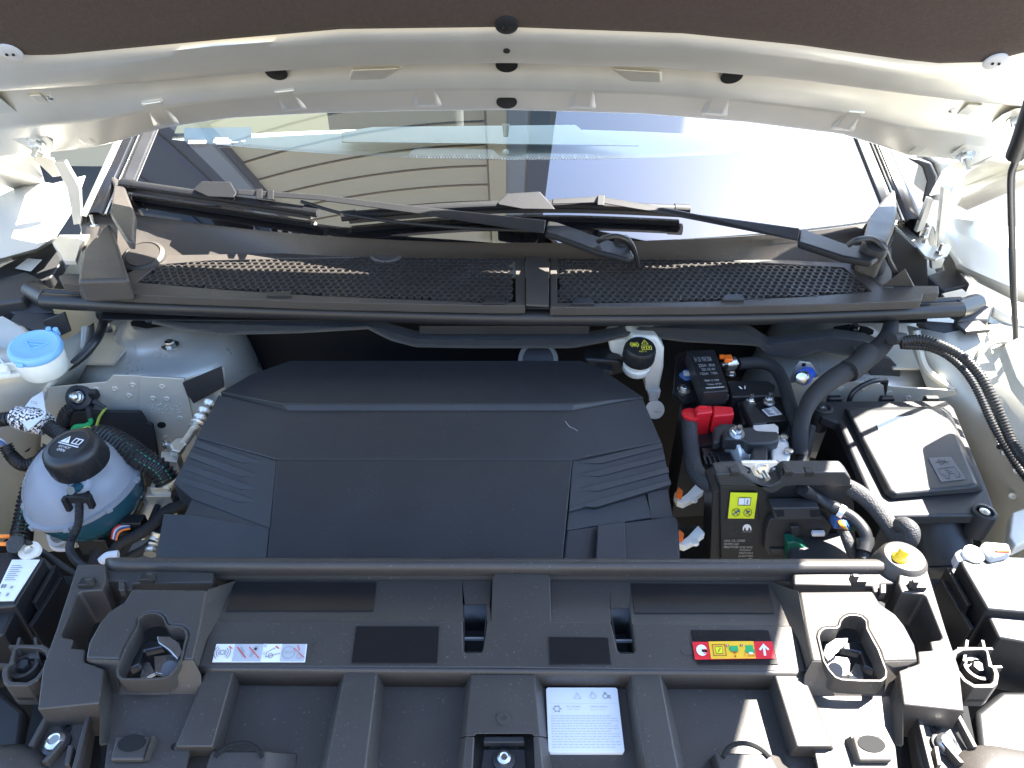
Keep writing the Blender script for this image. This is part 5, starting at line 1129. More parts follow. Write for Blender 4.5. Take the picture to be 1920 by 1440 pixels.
part('twisted_wires', B().tube([Z(1585, 1000, .90), Z(1592, 1020, .895), Z(1602, 1045, .88), Z(1610, 1060, .87)], .007, 10, 6), 'braid', gc)
s1 = cable('sensor_cable', 'smooth grey cable with white tag looping right of the fuse box', [Yp(1505, 918, .645), Z(1530, 933, .925), Z(1565, 952, .92), Z(1598, 970, .915), Z(1620, 995, .91), Z(1624, 1020, .90), Z(1616, 1050, .89)], .0076, 'rubber')
part('tag', B().tube([Z(1572, 956, .922), Z(1582, 961, .921)], .0082, 12, 0), 'label_white', s1)
part('tag_band', B().tube([Z(1562, 951, .922), Z(1571, 955.5, .922)], .0084, 12, 0), 'dark_plastic', s1)
part('joint', B().tube([Z(1622, 1008, .907), Z(1623, 1018, .903), Z(1620, 1035, .897)], .0098, 12, 3), 'rubber', s1)
s2 = cable('braided_cable', 'woven sleeve cable from the fuse box to the yellow plug', [Z(1578, 908, .93), Z(1606, 922, .93), Z(1632, 942, .925), Z(1655, 968, .92), Z(1675, 995, .915), Z(1690, 1022, .905)], .0105, 'braid')
part('loop', B().tube([Z(1690, 1030, .915), Z(1706, 1012, .935), Z(1708, 995, .945), Z(1698, 985, .945), Z(1690, 984, .93)], .0095, 12, 6), 'braid', s2)
wc = thing('wire_connector', 'small connector with orange blue and yellow wires under the grey cable', 'connector', Z(1580, 985, .89))
part('shell', B().box(Z(1576, 976, .905), .02, .016, .014), 'print_blue', wc, bevel=.002); part('shell', B().box(Z(1594, 985, .90), .012, .012, .012), 'green_plastic', wc, bevel=.002)
for k_, m in enumerate(('wire_orange', 'yellow_cap', 'wire_white', 'print_blue')): part('wire', B().tube([Z(1572+k_*4, 976, .914), Z(1576+k_*4, 984, .912), Z(1586+k_*2, 992, .905)], .0014, 6, 5), m, wc)
yp = thing('yellow_plug', 'yellow plug where the woven cable meets the front panel boss', 'plug', Z(1684, 1040, .93)); part('plug_body', B().lathe(Z(1684, 1052, .968), (.2, .1, 1), [(.009, -.01), (.008, .006), (.005, .009), (.005, .016)], 18), 'yellow_cap', yp)
# cream clips with orange tongues right of the engine cover
for i, (u, v, lb_) in enumerate(((1290, 920, 'upper cream clip with orange tongue between engine cover and fuse box'), (1292, 1000, 'lower cream clip with orange tongue between engine cover and fuse box'))):
    t_ = thing('cream_clip', lb_, 'clip', Z(u, v+20, .82), 'cream clips')
    l = [(u-2, v+5), (u+10, v-8), (u+17, v-15), (u+28, v-3), (u+30, v), (u+12, v+14), (u-8, v+24), (u-20, v+20), (u-26, v+8), (u-24, v+2), (u-12, v+12)]
    part('clip_body', B().vz(l, .855, .845), 'natural_plastic', t_, bevel=.001)
    part('tongue', B().vz([(u-23, v+4), (u-18, v-8), (u-9, v), (u-11, v+10)], .868, .860), 'orange', t_, bevel=.001)
    part('rivet', B().lathe(Z(u+10, v+18, .852), (0, 0, 1), [(.006, 0), (.005, .003)], 14), 'white_plastic', t_)

# air filter box
ab = thing('air_filter_box', 'black air filter box with sloping lid on the right', 'air filter box', Z(1700, 860, .74))
lid = [(1536, 764), (1545, 751), (1775, 750), (1790, 765), (1858, 930), (1866, 952), (1850, 965), (1660, 968), (1642, 955), (1572, 792), (1540, 780)]
part('lid', B().vz(lid, .905, .888), 'plastic', ab, bevel=.004, seg=3)
r0 = [(1582, 764), (1770, 761), (1784, 774), (1846, 922), (1830, 926), (1670, 938), (1655, 928)]
r1 = [(1588, 768), (1764, 766), (1776, 777), (1832, 908), (1818, 912), (1680, 925), (1668, 917)]
part('lid_step', B().loft(ZZ(r0, .9055), ZZ(r1, .918)), 'plastic', ab, bevel=.004, seg=3)
bs = [(1560, 775), (1780, 765), (1850, 930), (1840, 955), (1665, 962)]
part('base', B().loft(ZZ(bs, .888), [p+Vector((0, .01, -.15)) for p in ZZ(bs, .888)]), 'dark_plastic', ab, bevel=.003)
for u, v in ((1543, 767), (1845, 962)):
    q = Z(u, v, .905); e_ = part('screw_ear', B().lathe(q, (0, 0, 1), [(.0135, -.035), (.015, -.004), (.0145, .003), (.0105, .004), (.0095, .000)], 24), 'plastic', ab)
    part('screw', B().lathe(q, (0, 0, 1), [(.0062, 0), (.0062, .003), (.002, .0035), (.002, .002)], 16), 'zinc', e_)
for u in (1564, 1662, 1745): part('lid_clip', B().box(Z(u, 750, .90), .022, .010, .014), 'dark_plastic', ab, bevel=.003)
Q = ZZ([(1640, 783), (1748, 780), (1768, 810), (1650, 816)], .9182)
lb = part('voltage_label', B().loft(Q, [p+Vector((0, 0, .0008)) for p in Q]), 'label_white', ab)
text('24V', sub(Q, .66, .12, .80, .30), 'print_grey', lb, .0014); text('12 V', sub(Q, .74, .70, .90, .86), 'print_grey', lb, .0014)
decal('outline', Q, [bar(.70, .9, .92, .9, .03), bar(.70, .45, .70, .9, .012), bar(.92, .45, .92, .9, .012), bar(.70, .45, .76, .32, .015), bar(.92, .45, .86, .32, .015), bar(.76, .32, .86, .32, .03)], 'print_faint', lb, .0014)
decal('red_dot', Q, [disc(.63, .74, .06, .4)], 'print_red', lb, .0014); decal('black_dot', Q, [disc(.63, .52, .06, .4)], 'print_black', lb, .0014)
Q = ZZ([(1740, 859), (1783, 857), (1811, 899), (1764, 904)], .9182)
em = part('pictogram_plate', B().loft(Q, [p+Vector((0, 0, .0006)) for p in Q]), 'plate_grey', ab)
decal('diode_mark', Q, [bar(.2, .22, .8, .22, .03), bar(.36, .10, .36, .34, .02), bar(.64, .10, .64, .34, .02), bar(.36, .10, .64, .22, .025), bar(.36, .34, .64, .22, .025)], 'print_black', em, .0011)
decal('car_mark', Q, [bar(.15, .5, .85, .46, .03), bar(.15, .5, .15, .72, .02), bar(.85, .46, .88, .74, .02), bar(.15, .72, .25, .76, .03), bar(.25, .76, .28, .92, .02), bar(.28, .92, .4, .92, .03), bar(.4, .92, .45, .74, .02), bar(.45, .74, .66, .72, .03), bar(.66, .72, .68, .9, .02), bar(.68, .9, .82, .9, .03), bar(.82, .9, .88, .74, .02), bar(.4, .6, .52, .57, .03), bar(.52, .57, .46, .68, .02), bar(.46, .68, .62, .64, .03)], 'print_black', em, .0011)
dk = part('intake_duct', B().lathe(Z(1752, 985, .85), Vector((.05, -.55, -.5)), [(.040, -.03), (.040, .05), (.0425, .052), (.0425, .060), (.041, .062), (.041, .07), (.036, .075)], 40), 'dark_plastic', ab)
part('duct_cuff', B().lathe(Z(1758, 1030, .81), Vector((.05, -.55, -.5)), [(.044, .0), (.044, .03)], 36), 'rubber', ab)
tag(part('wing_connector', B().vz([(1898, 960), (1925, 950), (1935, 1010), (1905, 1025), (1893, 1005)], .86, .84), 'natural_plastic', bevel=.003), 'cream connector at the right edge beside the inner wing', 'connector')
# ================================================================== front panel over the radiator
fpn = thing('radiator_cover', 'wide black moulded front panel across the foot of the picture', 'radiator cover', Z(945, 1250, .88))
PM = 'panel_plastic'
def solid(name, pts, dz, m=PM, par=None, bev=.002, sg=3, down=None):
    d = Vector((0, 0, dz)); return part(name, B().loft(pts, [p+d for p in pts]), m, par or fpn, bevel=bev, seg=sg)
def strip(name, rows, m=PM, par=None, thick=.003, sharp=50, bev=0): return part(name, B().rows(rows), m, par or fpn, thick=thick, sharp=sharp, bevel=bev)
solid('base_plate', ZZ([(402, 1070), (1500, 1076), (1550, 1300), (340, 1290)], .908), -.003, 'dark_plastic')
# rear bead
ub = [200, 206, 214] + list(range(230, 1651, 30)) + [1656, 1664, 1670]
def endk(u): 
    k_ = min(1, (u-200)/14 if u < 935 else (1670-u)/14); return math.sqrt(max(0, 1-(1-k_)**2))
rows_ = []
for v, z in ((1058, .925), (1051, .955), (1049.5, .9605), (1051, .9635), (1056, .965), (1063, .9635), (1070, .958), (1076, .951), (1081, .946), (1088, .943)):
    rows_.append([Z(u, v+(u-935)*.0022, .943+(z-.943)*(.35+.65*endk(u))) for u in ub])
strip('rear_bead', rows_, sharp=80)
# recess floors rise gently towards the middle shelf
for q in ([(398, 1166, .9535), (446, 1086, .9430), (866, 1086, .9430), (869, 1166, .9535)], [(866, 1086, .9430), (922, 1086, .9430), (918, 1134, .9490), (872, 1134, .9490)], [(912, 1134, .9490), (918, 1134, .949), (922, 1166, .9535), (913, 1166, .9535)],
          [(1033, 1088, .943), (1146, 1088, .943), (1144, 1141, .949), (1146, 1168, .9535), (1034, 1168, .9535)], [(1146, 1088, .943), (1186, 1088, .943), (1180, 1141, .949), (1145, 1141, .949)], [(1186, 1088, .943), (1452, 1091, .943), (1492, 1174, .9535), (1185, 1170, .9535), (1181, 1141, .949)]):
    solid('recess_floor', Z3(q), -.004, bev=0)
mo = [(372, 1250), (398, 1164), (868, 1163), (869, 1218), (873, 1223), (902, 1223), (906, 1218), (914, 1163), (921, 1163), (923, 1082), (928, 1074), (1026, 1075), (1032, 1083), (1034, 1166), (1146, 1167), (1158, 1219), (1163, 1224), (1188, 1224), (1192, 1219), (1185, 1168), (1490, 1173), (1512, 1259), (945, 1252)]
solid('middle_shelf', ZZ(mo, .9545), -.005, bev=.0022)
for l in ([(869, 1134), (914, 1134), (906, 1223), (869, 1223)], [(1144, 1141), (1183, 1141), (1193, 1224), (1157, 1224)]):
    a, b_, c_, d_ = ZZ(l, .949); dn = Vector((0, 0, -.045))
    part('slot_wall', B().loft([a, b_, c_, d_], [a+dn, b_+dn, c_+dn, d_+dn], False, True), 'dark_plastic', fpn, thick=.002)
    m_ = (a+b_+c_+d_)/4; part('slot_bar', B().box(m_+Vector((0, -.004, -.012)), .026, .002, .003), 'grey_trim', fpn)
strip('front_lip', [[Z(u, 1249+(u-372)*.008, .9535) for u in range(372, 1513, 30)], [Z(u, 1256+(u-372)*.008, .951) for u in range(372, 1513, 30)], [Z(u, 1282+(u-372)*.008, .926) for u in range(372, 1513, 30)]], sharp=60)
solid('front_floor', ZZ([(330, 1270), (1560, 1282), (1640, 1520), (250, 1520)], .926), -.004)
def rib(name, top, z, bot, zb=.926): part(name, B().loft(ZZ(top, z), ZZ(bot, zb)), PM, fpn, bevel=.0018, seg=3)
rib('cross_rib', [(648, 1254), (708, 1255), (678, 1500), (600, 1500)], .951, [(636, 1274), (722, 1276), (702, 1520), (578, 1520)])
rib('cross_rib', [(1184, 1259), (1237, 1259), (1283, 1500), (1222, 1500)], .951, [(1170, 1279), (1250, 1280), (1304, 1520), (1204, 1520)])
rib('cross_rib', [(386, 1256), (438, 1258), (398, 1400), (330, 1400)], .951, [(372, 1276), (452, 1279), (414, 1420), (310, 1420)])
rib('cross_rib', [(1452, 1264), (1506, 1263), (1560, 1400), (1494, 1400)], .951, [(1438, 1284), (1520, 1285), (1576, 1420), (1478, 1420)])
rib('lower_block', [(398, 1408), (498, 1408), (480, 1520), (360, 1520)], .944, [(392, 1416), (560, 1412), (548, 1520), (350, 1520)])
rib('lower_block', [(1340, 1412), (1440, 1412), (1500, 1520), (1370, 1520)], .944, [(1330, 1420), (1470, 1420), (1530, 1520), (1350, 1520)])
for u in (440, 1405):
    q = Z(u, 1442, .945); part('arc_slot', B().tube([q+Vector((.022*math.cos(a), .022*math.sin(a), 0)) for a in [math.pi*(.15+.7*k/8) for k in range(9)]], .002, 6, 2), 'hole', fpn)
rib('centre_block', [(884, 1264), (1002, 1264), (1012, 1380), (1000, 1380), (998, 1376), (892, 1376), (890, 1380), (874, 1380)], .951, [(872, 1274), (1018, 1274), (1028, 1384), (1000, 1380), (998, 1376), (892, 1376), (890, 1380), (862, 1384)])
rib('block_leg', [(874, 1380), (890, 1380), (884, 1500), (862, 1500)], .951, [(862, 1384), (890, 1384), (884, 1510), (846, 1510)])
rib('block_leg', [(1000, 1380), (1012, 1380), (1026, 1500), (1006, 1500)], .951, [(1000, 1384), (1028, 1384), (1046, 1510), (1006, 1510)])
part('pocket', B().box(Z(945, 1430, .912), .07, .06, .02), 'hole', fpn)
part('block_button', B().lathe(Z(944, 1347, .951), (0, 0, 1), [(.0062, 0), (.006, .0012), (.003, .0014), (.0026, .0006)], 24), PM, fpn)
part('round_mark', B().lathe(Z(599, 1213, .9545), (0, 0, 1), [(.0062, 0), (.006, .0006), (.002, .0008)], 24), PM, fpn)
part('round_mark', B().lathe(Z(1288, 1219, .9545), (0, 0, 1), [(.0062, 0), (.006, .0006), (.002, .0008)], 24), PM, fpn)
# black blank stickers
for l in ([(440, 1091, .9442), (706, 1092, .9442), (700, 1146, .9515), (424, 1146, .9515)], [(1183, 1094, .9442), (1440, 1096, .9442), (1452, 1150, .9515), (1190, 1150, .9515)],
          [(668, 1175, .9549), (823, 1175, .9549), (820, 1244, .9549), (659, 1244, .9549)], [(1029, 1195, .9549), (1140, 1196, .9549), (1146, 1246, .9549), (1031, 1246, .9549)], [(1295, 1182, .9549), (1440, 1182, .9549), (1460, 1246, .9549), (1309, 1246, .9549)]):
    P = Z3(l); part('blank_sticker', B().loft(P, [p+Vector((0, 0, .0008)) for p in P]), 'sticker_black', fpn, bevel=.0002)
# centre catch
cc = thing('bumper_catch', 'bolted bumper catch in the pocket at the bottom centre', 'catch', Z(945, 1430, .92), 'bumper catches')
q = Z(945, 1424, .938)
part('catch_plate', B().vz([(905, 1402), (985, 1402), (992, 1470), (896, 1470)], .935, .925), 'plastic', cc, bevel=.002)
part('catch_bridge', B().vz([(908, 1380), (982, 1380), (984, 1392), (906, 1392)], .945, .938), 'plastic', cc, bevel=.001)
part('catch_slot', B().box(Z(945, 1398, .9365), .025, .004, .002), 'hole', cc)
part('washer', B().lathe(q, (0, 0, 1), [(.0095, -.004), (.0095, 0), (.007, .001)], 24), 'plastic', cc)
part('bolt', B().lathe(q, (0, 0, 1), [(.0062, 0), (.0058, .004), (.0035, .0058), (.0025, .0050)], 18), 'zinc', cc)

# white warning strip
Q = ZZ([(406, 1208), (576, 1208), (572, 1242), (398, 1242)], .9550)
wl_ = thing('warning_strip', 'white pictogram strip sticker on the left of the front panel', 'sticker', Z(487, 1225, .9545))
part('strip_sheet', B().loft(Q, [p+Vector((0, 0, .0006)) for p in Q]), 'label_white', wl_, bevel=.0002)
decal('grey_field', Q, [rect(.21, 0.02, .52, .98), rect(.73, .02, .99, .98)], 'label_grey', wl_, .0010)
decal('signal_arcs', Q, sum([ring(.09, .5, r_, .05, .20, 16, a0, a0+100) for r_ in (.22, .34, .46) for a0 in (-50, 130)], [])+ring(.09, .5, .14, .05, .2), 'print_grey', wl_, .0014)
decal('hand_mark', Q, [bar(.26, .30, .34, .75, .10, .2), bar(.28, .2, .33, .5, .08, .2), bar(.40, .75, .45, .25, .14, .2), disc(.45, .26, .12, .2)], 'print_grey', wl_, .0014)
decal('cross_mark', Q, [bar(.24, .2, .36, .82, .05, .2), bar(.37, .2, .50, .82, .05, .2), bar(.66, .15, .70, .3, .07, .2), bar(.86, .25, .99, .8, .04, .2), bar(.90, .1, .93, .4, .05, .2), bar(.15, .15, .19, .3, .05, .2)], 'print_red', wl_, .0016)
decal('car_mark', Q, [bar(.57, .75, .72, .55, .05, .2), bar(.57, .5, .66, .25, .05, .2), bar(.57, .5, .57, .75, .05, .2)]+ring(.62, .68, .14, .05, .2)+ring(.81, .5, .36, .05, .2)+ring(.93, .72, .14, .05, .2), 'print_grey', wl_, .0014)
decal('notice_mark', Q, [bar(.53, .12, .56, .12, .2, .2), [(.53, .62), (.56, .62), (.545, .42)]], 'print_faint', wl_, .0014)
text('START STOP', sub(Q, .765, .42, .855, .58), 'print_grey', wl_, .0016)
# red and orange rescue sticker
Q = ZZ([(1298, 1204), (1448, 1203), (1453, 1235), (1303, 1237)], .9562)
rl = thing('rescue_sticker', 'red and orange rescue sticker with white arrow on the right of the panel', 'sticker', Z(1375, 1220, .9550))
part('sticker_sheet', B().loft(Q, [p+Vector((0, 0, .0006)) for p in Q]), 'label_red', rl, bevel=.0002)
decal('orange_field', Q, [rect(.20, .0, .76, 1)], 'label_orange', rl, .0010)
decal('helmet', Q, [disc(.10, .50, .32, .21), rect(.10, .45, .165, .62)], 'print_white', rl, .0010)
decal('helmet_visor', Q, [bar(.12, .5, .165, .46, .06, .2), bar(.12, .7, .16, .66, .06, .2)], 'label_red', rl, .0013)
decal('arrow', Q, [[(.88, .15), (.945, .48), (.925, .56), (.895, .38), (.895, .85), (.865, .85), (.865, .38), (.835, .56), (.815, .48)]], 'print_white', rl, .0010)
decal('card_outline', Q, [rect(.235, .18, .40, .23), rect(.235, .80, .40, .85), rect(.235, .18, .245, .85), rect(.39, .18, .40, .85), rect(.27, .3, .275, .72), rect(.355, .3, .36, .72), rect(.27, .3, .36, .34), rect(.27, .69, .36, .73), bar(.30, .62, .335, .4, .06, .2)], 'print_brown', rl, .0013)
decal('card_fill', Q, [rect(.275, .34, .355, .69)], 'label_yellow', rl, .0011)
decal('car_green', Q, [rect(.455, .28, .555, .62), rect(.44, .36, .46, .55), rect(.65, .25, .745, .50), rect(.635, .5, .76, .68)], 'print_green', rl, .0013)
decal('car_frame', Q, [rect(.455, .60, .555, .64), rect(.48, .64, .53, .70), rect(.64, .66, .76, .71)], 'print_brown', rl, .0015)
decal('down_arrow', Q, [rect(.502, .70, .508, .92), [(.49, .86), (.52, .86), (.505, .96)], rect(.625, .70, .63, .88), rect(.758, .70, .763, .88)], 'label_red', rl, .0015)
decal('belt_white', Q, [rect(.68, .66, .73, .78)], 'print_white', rl, .0016)
decal('step_dot', Q, [disc(.425, .26, .09, .21), disc(.60, .26, .09, .21)], 'print_brown', rl, .0013)
text('1', sub(Q, .420, .21, .430, .32), 'print_white', rl, .0017); text('2', sub(Q, .592, .21, .608, .32), 'print_white', rl, .0017)
text('SAFE', sub(Q, .66, .82, .75, .93), 'label_red', rl, .0015)
# white air conditioning sticker
Q = ZZ([(1024, 1289), (1157, 1289), (1171, 1411), (1029, 1411)], .9300)
al = thing('refrigerant_sticker', 'white refrigerant data sticker in the recess right of centre', 'sticker', Z(1095, 1350, .9262))
l = [(1024, 1292), (1027, 1289), (1154, 1289), (1157.5, 1292), (1171, 1407), (1168, 1411), (1032, 1411), (1028.5, 1408)]
part('sticker_sheet', B().vz(l, .9300, .9262), 'label_white', al, bevel=.0002)
decal('triangle_mark', Q, [bar(.38, .19, .43, .09, .008), bar(.43, .09, .48, .19, .008), bar(.38, .19, .48, .19, .008), rect(.428, .12, .434, .16)], 'print_faint', al)
decal('flame_mark', Q, ring(.65, .15, .045, .012)+[bar(.62, .14, .64, .07, .01), bar(.64, .07, .68, .13, .01)], 'print_faint', al)
decal('person_mark', Q, ring(.82, .15, .04, .012)+[disc(.82, .10, .018), bar(.84, .17, .90, .18, .016), rect(.86, .13, .89, .16)], 'print_grey', al)
decal('snowflake_mark', Q, ring(.14, .35, .05, .012, .95, 6)+[bar(.14+.04*math.cos(a), .35+.04*math.sin(a), .14+.06*math.cos(a), .35+.06*math.sin(a), .014) for a in [math.pi/3*k for k in range(6)]], 'print_grey', al)
decal('rule', Q, [rect(.03, .265, .97, .268)], 'print_faint', al)
text('R-1234yf', sub(Q, .28, .305, .46, .332), 'print_grey', al); text('GWP = 0.501', sub(Q, .28, .352, .44, .372), 'print_faint', al)
text('1050 g ±25 g', sub(Q, .60, .305, .83, .332), 'print_grey', al); text('0.525 t CO2', sub(Q, .60, .352, .80, .372), 'print_faint', al)
random.seed(11)
for i in range(13):                            # rows of fine print, word by word
    y0 = .455+i*.039; x = .05; ws_ = []
    while x < (.95 if i % 3 else .86):
        w_ = random.uniform(.02, .075); ws_.append(rect(x, y0, min(.96, x+w_), y0+.011)); x += w_+.012
    decal('fine_print', Q, ws_, 'print_faint', al)

# ------------------------------------------------ per side: latch block, rail, lamp bracket (left traced, right mirrored)
for s in (-1, 1):
    side = 'left' if s < 0 else 'right'
    def ps(l, z=None):
        P = ZZ(l, z) if z is not None else Z3(l)
        return P if s < 0 else mirror(P)
    def pt(u, v, z): return ps([(u, v)], z)[0]
    hole_up = [(353, 1190), (350, 1180), (343, 1174), (333, 1172), (318, 1172), (312, 1168), (309, 1158), (302, 1151), (292, 1147), (280, 1147), (268, 1150), (259, 1158), (257, 1173), (245, 1194), (233, 1215)]
    hole_lo = [(224, 1240), (218, 1256), (219, 1268), (228, 1275), (270, 1275), (305, 1273), (318, 1268), (330, 1255), (341, 1237)]
    zt = .971
    solid('latch_block', ps([(248, 1103), (388, 1105), (377, 1167), (362, 1236), (341, 1237)]+hole_up+[(226, 1236), (160, 1234), (166, 1204), (186, 1168), (203, 1147), (233, 1127)], zt), -.012, bev=.003)
    solid('block_flank', ps([(389, 1105, .970), (363, 1236, .970), (374, 1252, .9525), (400, 1164, .9525), (447, 1086, .943)]), -.004, bev=.0008)
    solid('block_front', ps([(160, 1235, .9705), (226, 1237, .9705), (220, 1262, .966), (224, 1300, .945), (210, 1302, .944), (196, 1255, .958)]), -.004, bev=.0008)
    solid('block_front', ps([(342, 1237, .9705), (363, 1237, .9705), (376, 1262, .958), (379, 1302, .944), (316, 1302, .944), (332, 1262, .966)]), -.004, bev=.0008)
    solid('block_front', ps([(222, 1280, .952), (330, 1278, .952), (330, 1304, .943), (222, 1304, .943)]), -.004, bev=.0008)
    hl_ = hole_up+hole_lo; P = ps(hl_, zt+.0008); cx = sum((p for p in P), Vector())/len(P)
    Pin = [p+(cx-p).normalized()*.0022 for p in P]; dn = Vector((0, 0, -.020)); n_ = len(P)
    fs = []
    for i in range(n_):
        j = (i+1) % n_; fs += [[i, j, n_+j, n_+i], [n_+i, n_+j, 3*n_+j, 3*n_+i], [i, 2*n_+i, 2*n_+j, j], [2*n_+i, 3*n_+i, 3*n_+j, 2*n_+j]]
    part('latch_rim', B().add(P+Pin+[p+dn for p in P]+[p+dn for p in Pin], fs), PM, fpn, bevel=.0008)
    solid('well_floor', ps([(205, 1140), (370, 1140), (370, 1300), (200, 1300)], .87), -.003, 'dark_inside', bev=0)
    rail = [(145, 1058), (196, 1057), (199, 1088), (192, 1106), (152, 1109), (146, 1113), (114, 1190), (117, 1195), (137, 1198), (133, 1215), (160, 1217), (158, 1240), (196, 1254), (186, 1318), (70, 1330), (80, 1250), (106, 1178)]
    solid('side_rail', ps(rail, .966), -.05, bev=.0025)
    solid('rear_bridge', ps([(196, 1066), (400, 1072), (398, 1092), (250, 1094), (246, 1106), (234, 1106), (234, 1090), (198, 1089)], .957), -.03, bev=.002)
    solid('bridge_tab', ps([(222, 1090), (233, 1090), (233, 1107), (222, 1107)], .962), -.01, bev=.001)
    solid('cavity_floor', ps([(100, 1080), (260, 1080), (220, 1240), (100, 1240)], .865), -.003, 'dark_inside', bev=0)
    for u, v in ((163, 1094), (277, 1084)):
        c_ = part('rail_clip', B().box(pt(u, v, .968), .014, .010, .008), 'dark_plastic', fpn, bevel=.001)
        part('clip_tongue', B().box(pt(u+6, v-4, .976), .006, .004, .010), 'plastic', c_, bevel=.0008)
    solid('lower_shelf', ps([(212, 1300), (380, 1300), (330, 1520), (186, 1520)], .9435), -.004, bev=.001)
    solid('shelf_wall', ps([(196, 1254, .965), (213, 1302, .944), (203, 1392, .944), (186, 1395, .95), (187, 1320, .965)]), -.004, bev=.0008)
    solid('shelf_pad', ps([(218, 1378), (284, 1378), (270, 1424), (206, 1424)], .950), -.006, bev=.002)
    solid('pad_flank', ps([(286, 1377, .952), (298, 1384, .944), (280, 1424, .944), (270, 1424, .952)]), -.003, bev=.0005)
    q = pt(247, 1393, .9503); part('oval_hole', B().prism([q+Vector((.0115*math.cos(a), .0075*math.sin(a), 0)) for a in [k*math.pi/12 for k in range(24)]], .0004), 'hole', fpn)
    q = pt(327, 1400, .944); part('pin_hole', B().lathe(q, (0, 0, 1), [(.003, 0), (.003, .0004)], 14), 'hole', fpn)
    # foot pocket with bolt
    solid('pocket_floor', ps([(64, 1318), (186, 1318), (190, 1520), (20, 1520)], .905), -.003, 'hole', bev=0)
    ft = thing('bumper_bracket', 'bolted black bumper bracket at the bottom %s corner' % side, 'bracket', pt(110, 1400, .90), 'bumper brackets')
    solid('bracket_plate', ps([(102, 1345), (168, 1348), (158, 1410), (140, 1470), (40, 1470), (62, 1400)], .938), -.02, 'panel_plastic', ft, .003)
    solid('bracket_bridge', ps([(112, 1322), (160, 1322), (158, 1332), (114, 1332)], .950), -.008, 'panel_plastic', ft, .001)
    for a_, b_ in (((60, 1410), (95, 1345)), ((168, 1350), (140, 1460)), ((85, 1440), (120, 1400)), ((128, 1445), (135, 1408))):
        A, D = pt(*a_, .938), pt(*b_, .938); part('bracket_rib', B().loft([A, D, D+Vector((.004, 0, 0)), A+Vector((.004, 0, 0))], [x+Vector((0, 0, .010)) for x in (A, D, D+Vector((.004, 0, 0)), A+Vector((.004, 0, 0)))]), PM, ft, bevel=.0008)
    q = pt(106, 1394, .940); part('washer', B().lathe(q, (0, 0, 1), [(.011, -.002), (.011, .001), (.009, .0015)], 24), 'steel_dark', ft)
    part('bolt', B().lathe(q, (0, 0, 1), [(.0085, .001), (.008, .005), (.005, .0075), (.004, .0065), (.002, .0065)], 20), 'zinc', ft)
    for du, dv in ((16, -34), (26, -38), (20, -26)): part('pin_hole', B().lathe(pt(106+du, 1394+dv, .9385), (0, 0, 1), [(.0035, 0), (.0035, .0004)], 12), 'hole', ft)
    # lamp bracket tray (D shaped)
    lt = thing('lamp_bracket', 'D shaped ribbed lamp bracket tray at the %s end of the front panel' % side, 'bracket', pt(50, 1250, .92), 'lamp brackets')
    D = [(6, 1280), (3, 1262), (8, 1248), (16, 1244), (26, 1212), (32, 1208), (80, 1208), (94, 1216), (98, 1232), (90, 1252), (72, 1274), (52, 1286), (14, 1286)]
    P = ps(D, .962); cx = sum((p for p in P), Vector())/len(P); Pin = [p+(cx-p).normalized()*.0045 for p in P]; dn = Vector((0, 0, -.03)); n_ = len(P); fs = []
    for i in range(n_):
        j = (i+1) % n_; fs += [[i, j, n_+j, n_+i], [n_+i, n_+j, 3*n_+j, 3*n_+i], [i, 2*n_+i, 2*n_+j, j], [2*n_+i, 3*n_+i, 3*n_+j, 2*n_+j]]
    part('tray_rim', B().add(P+Pin+[p+dn for p in P]+[p+dn for p in Pin], fs), PM, lt, bevel=.001)
    part('tray_floor', B().loft([p+Vector((0, 0, -.018)) for p in P], [p+Vector((0, 0, -.022)) for p in P]), PM, lt)
    q = pt(50, 1258, .945); part('tray_boss', B().lathe(q, (0, 0, 1), [(.0125, 0), (.0125, .008), (.0095, .008), (.009, .004)], 24), PM, lt); part('boss_bolt', B().hexnut(q+Vector((0, 0, .003)), (0, 0, 1), .006, .008), 'steel_dark', lt)
    q = pt(70, 1234, .945); part('tray_peg', B().lathe(q, (0, 0, 1), [(.006, 0), (.006, .008), (.003, .009)], 16), PM, lt)
    for a_, b_ in (((26, 1226), (92, 1226)), ((45, 1210), (38, 1240)), ((74, 1210), (80, 1250)), ((8, 1260), (40, 1262))):
        A, E_ = pt(*a_, .945), pt(*b_, .945); d_ = (E_-A).normalized(); n2 = Vector((-d_.y, d_.x, 0))*.0012
        part('tray_rib', B().loft([A-n2, E_-n2, E_+n2, A+n2], [x+Vector((0, 0, .012)) for x in (A-n2, E_-n2, E_+n2, A+n2)]), PM, lt)
    # hood latch in the well
    la = thing('bonnet_latch', 'metal bonnet latch inside the %s well of the front panel' % side, 'latch', pt(285, 1230, .88), 'bonnet latches')
    solid('hook', ps([(293, 1192), (318, 1193), (336, 1205), (342, 1222), (332, 1236), (318, 1220), (296, 1205)], .962), -.004, 'zinc', la, .001)
    solid('plate', ps([(288, 1230), (340, 1224), (336, 1250), (318, 1268), (290, 1262)], .945), -.004, 'zinc', la, .001)
    solid('pawl', ps([(236, 1210), (262, 1195), (275, 1200), (300, 1200), (308, 1212), (270, 1220), (262, 1245), (242, 1255), (228, 1245)], .950), -.010, 'steel_dark', la, .002)
    solid('lever', ps([(258, 1175), (268, 1172), (270, 1192), (262, 1196)], .955), -.004, 'steel_dark', la, .001)
    part('spring', B().tube([pt(226, 1258, .945), pt(248, 1258, .945)], .006, 12, 6, corr=.005), 'steel_dark', la)
    part('pin', B().cyl(pt(318, 1256, .93), pt(318, 1254, .952), .007, .007, 18), 'steel_dark', la)
    solid('strut', ps([(270, 1242), (280, 1240), (292, 1262), (276, 1270), (262, 1268)], .942), -.004, 'zinc', la, .001)
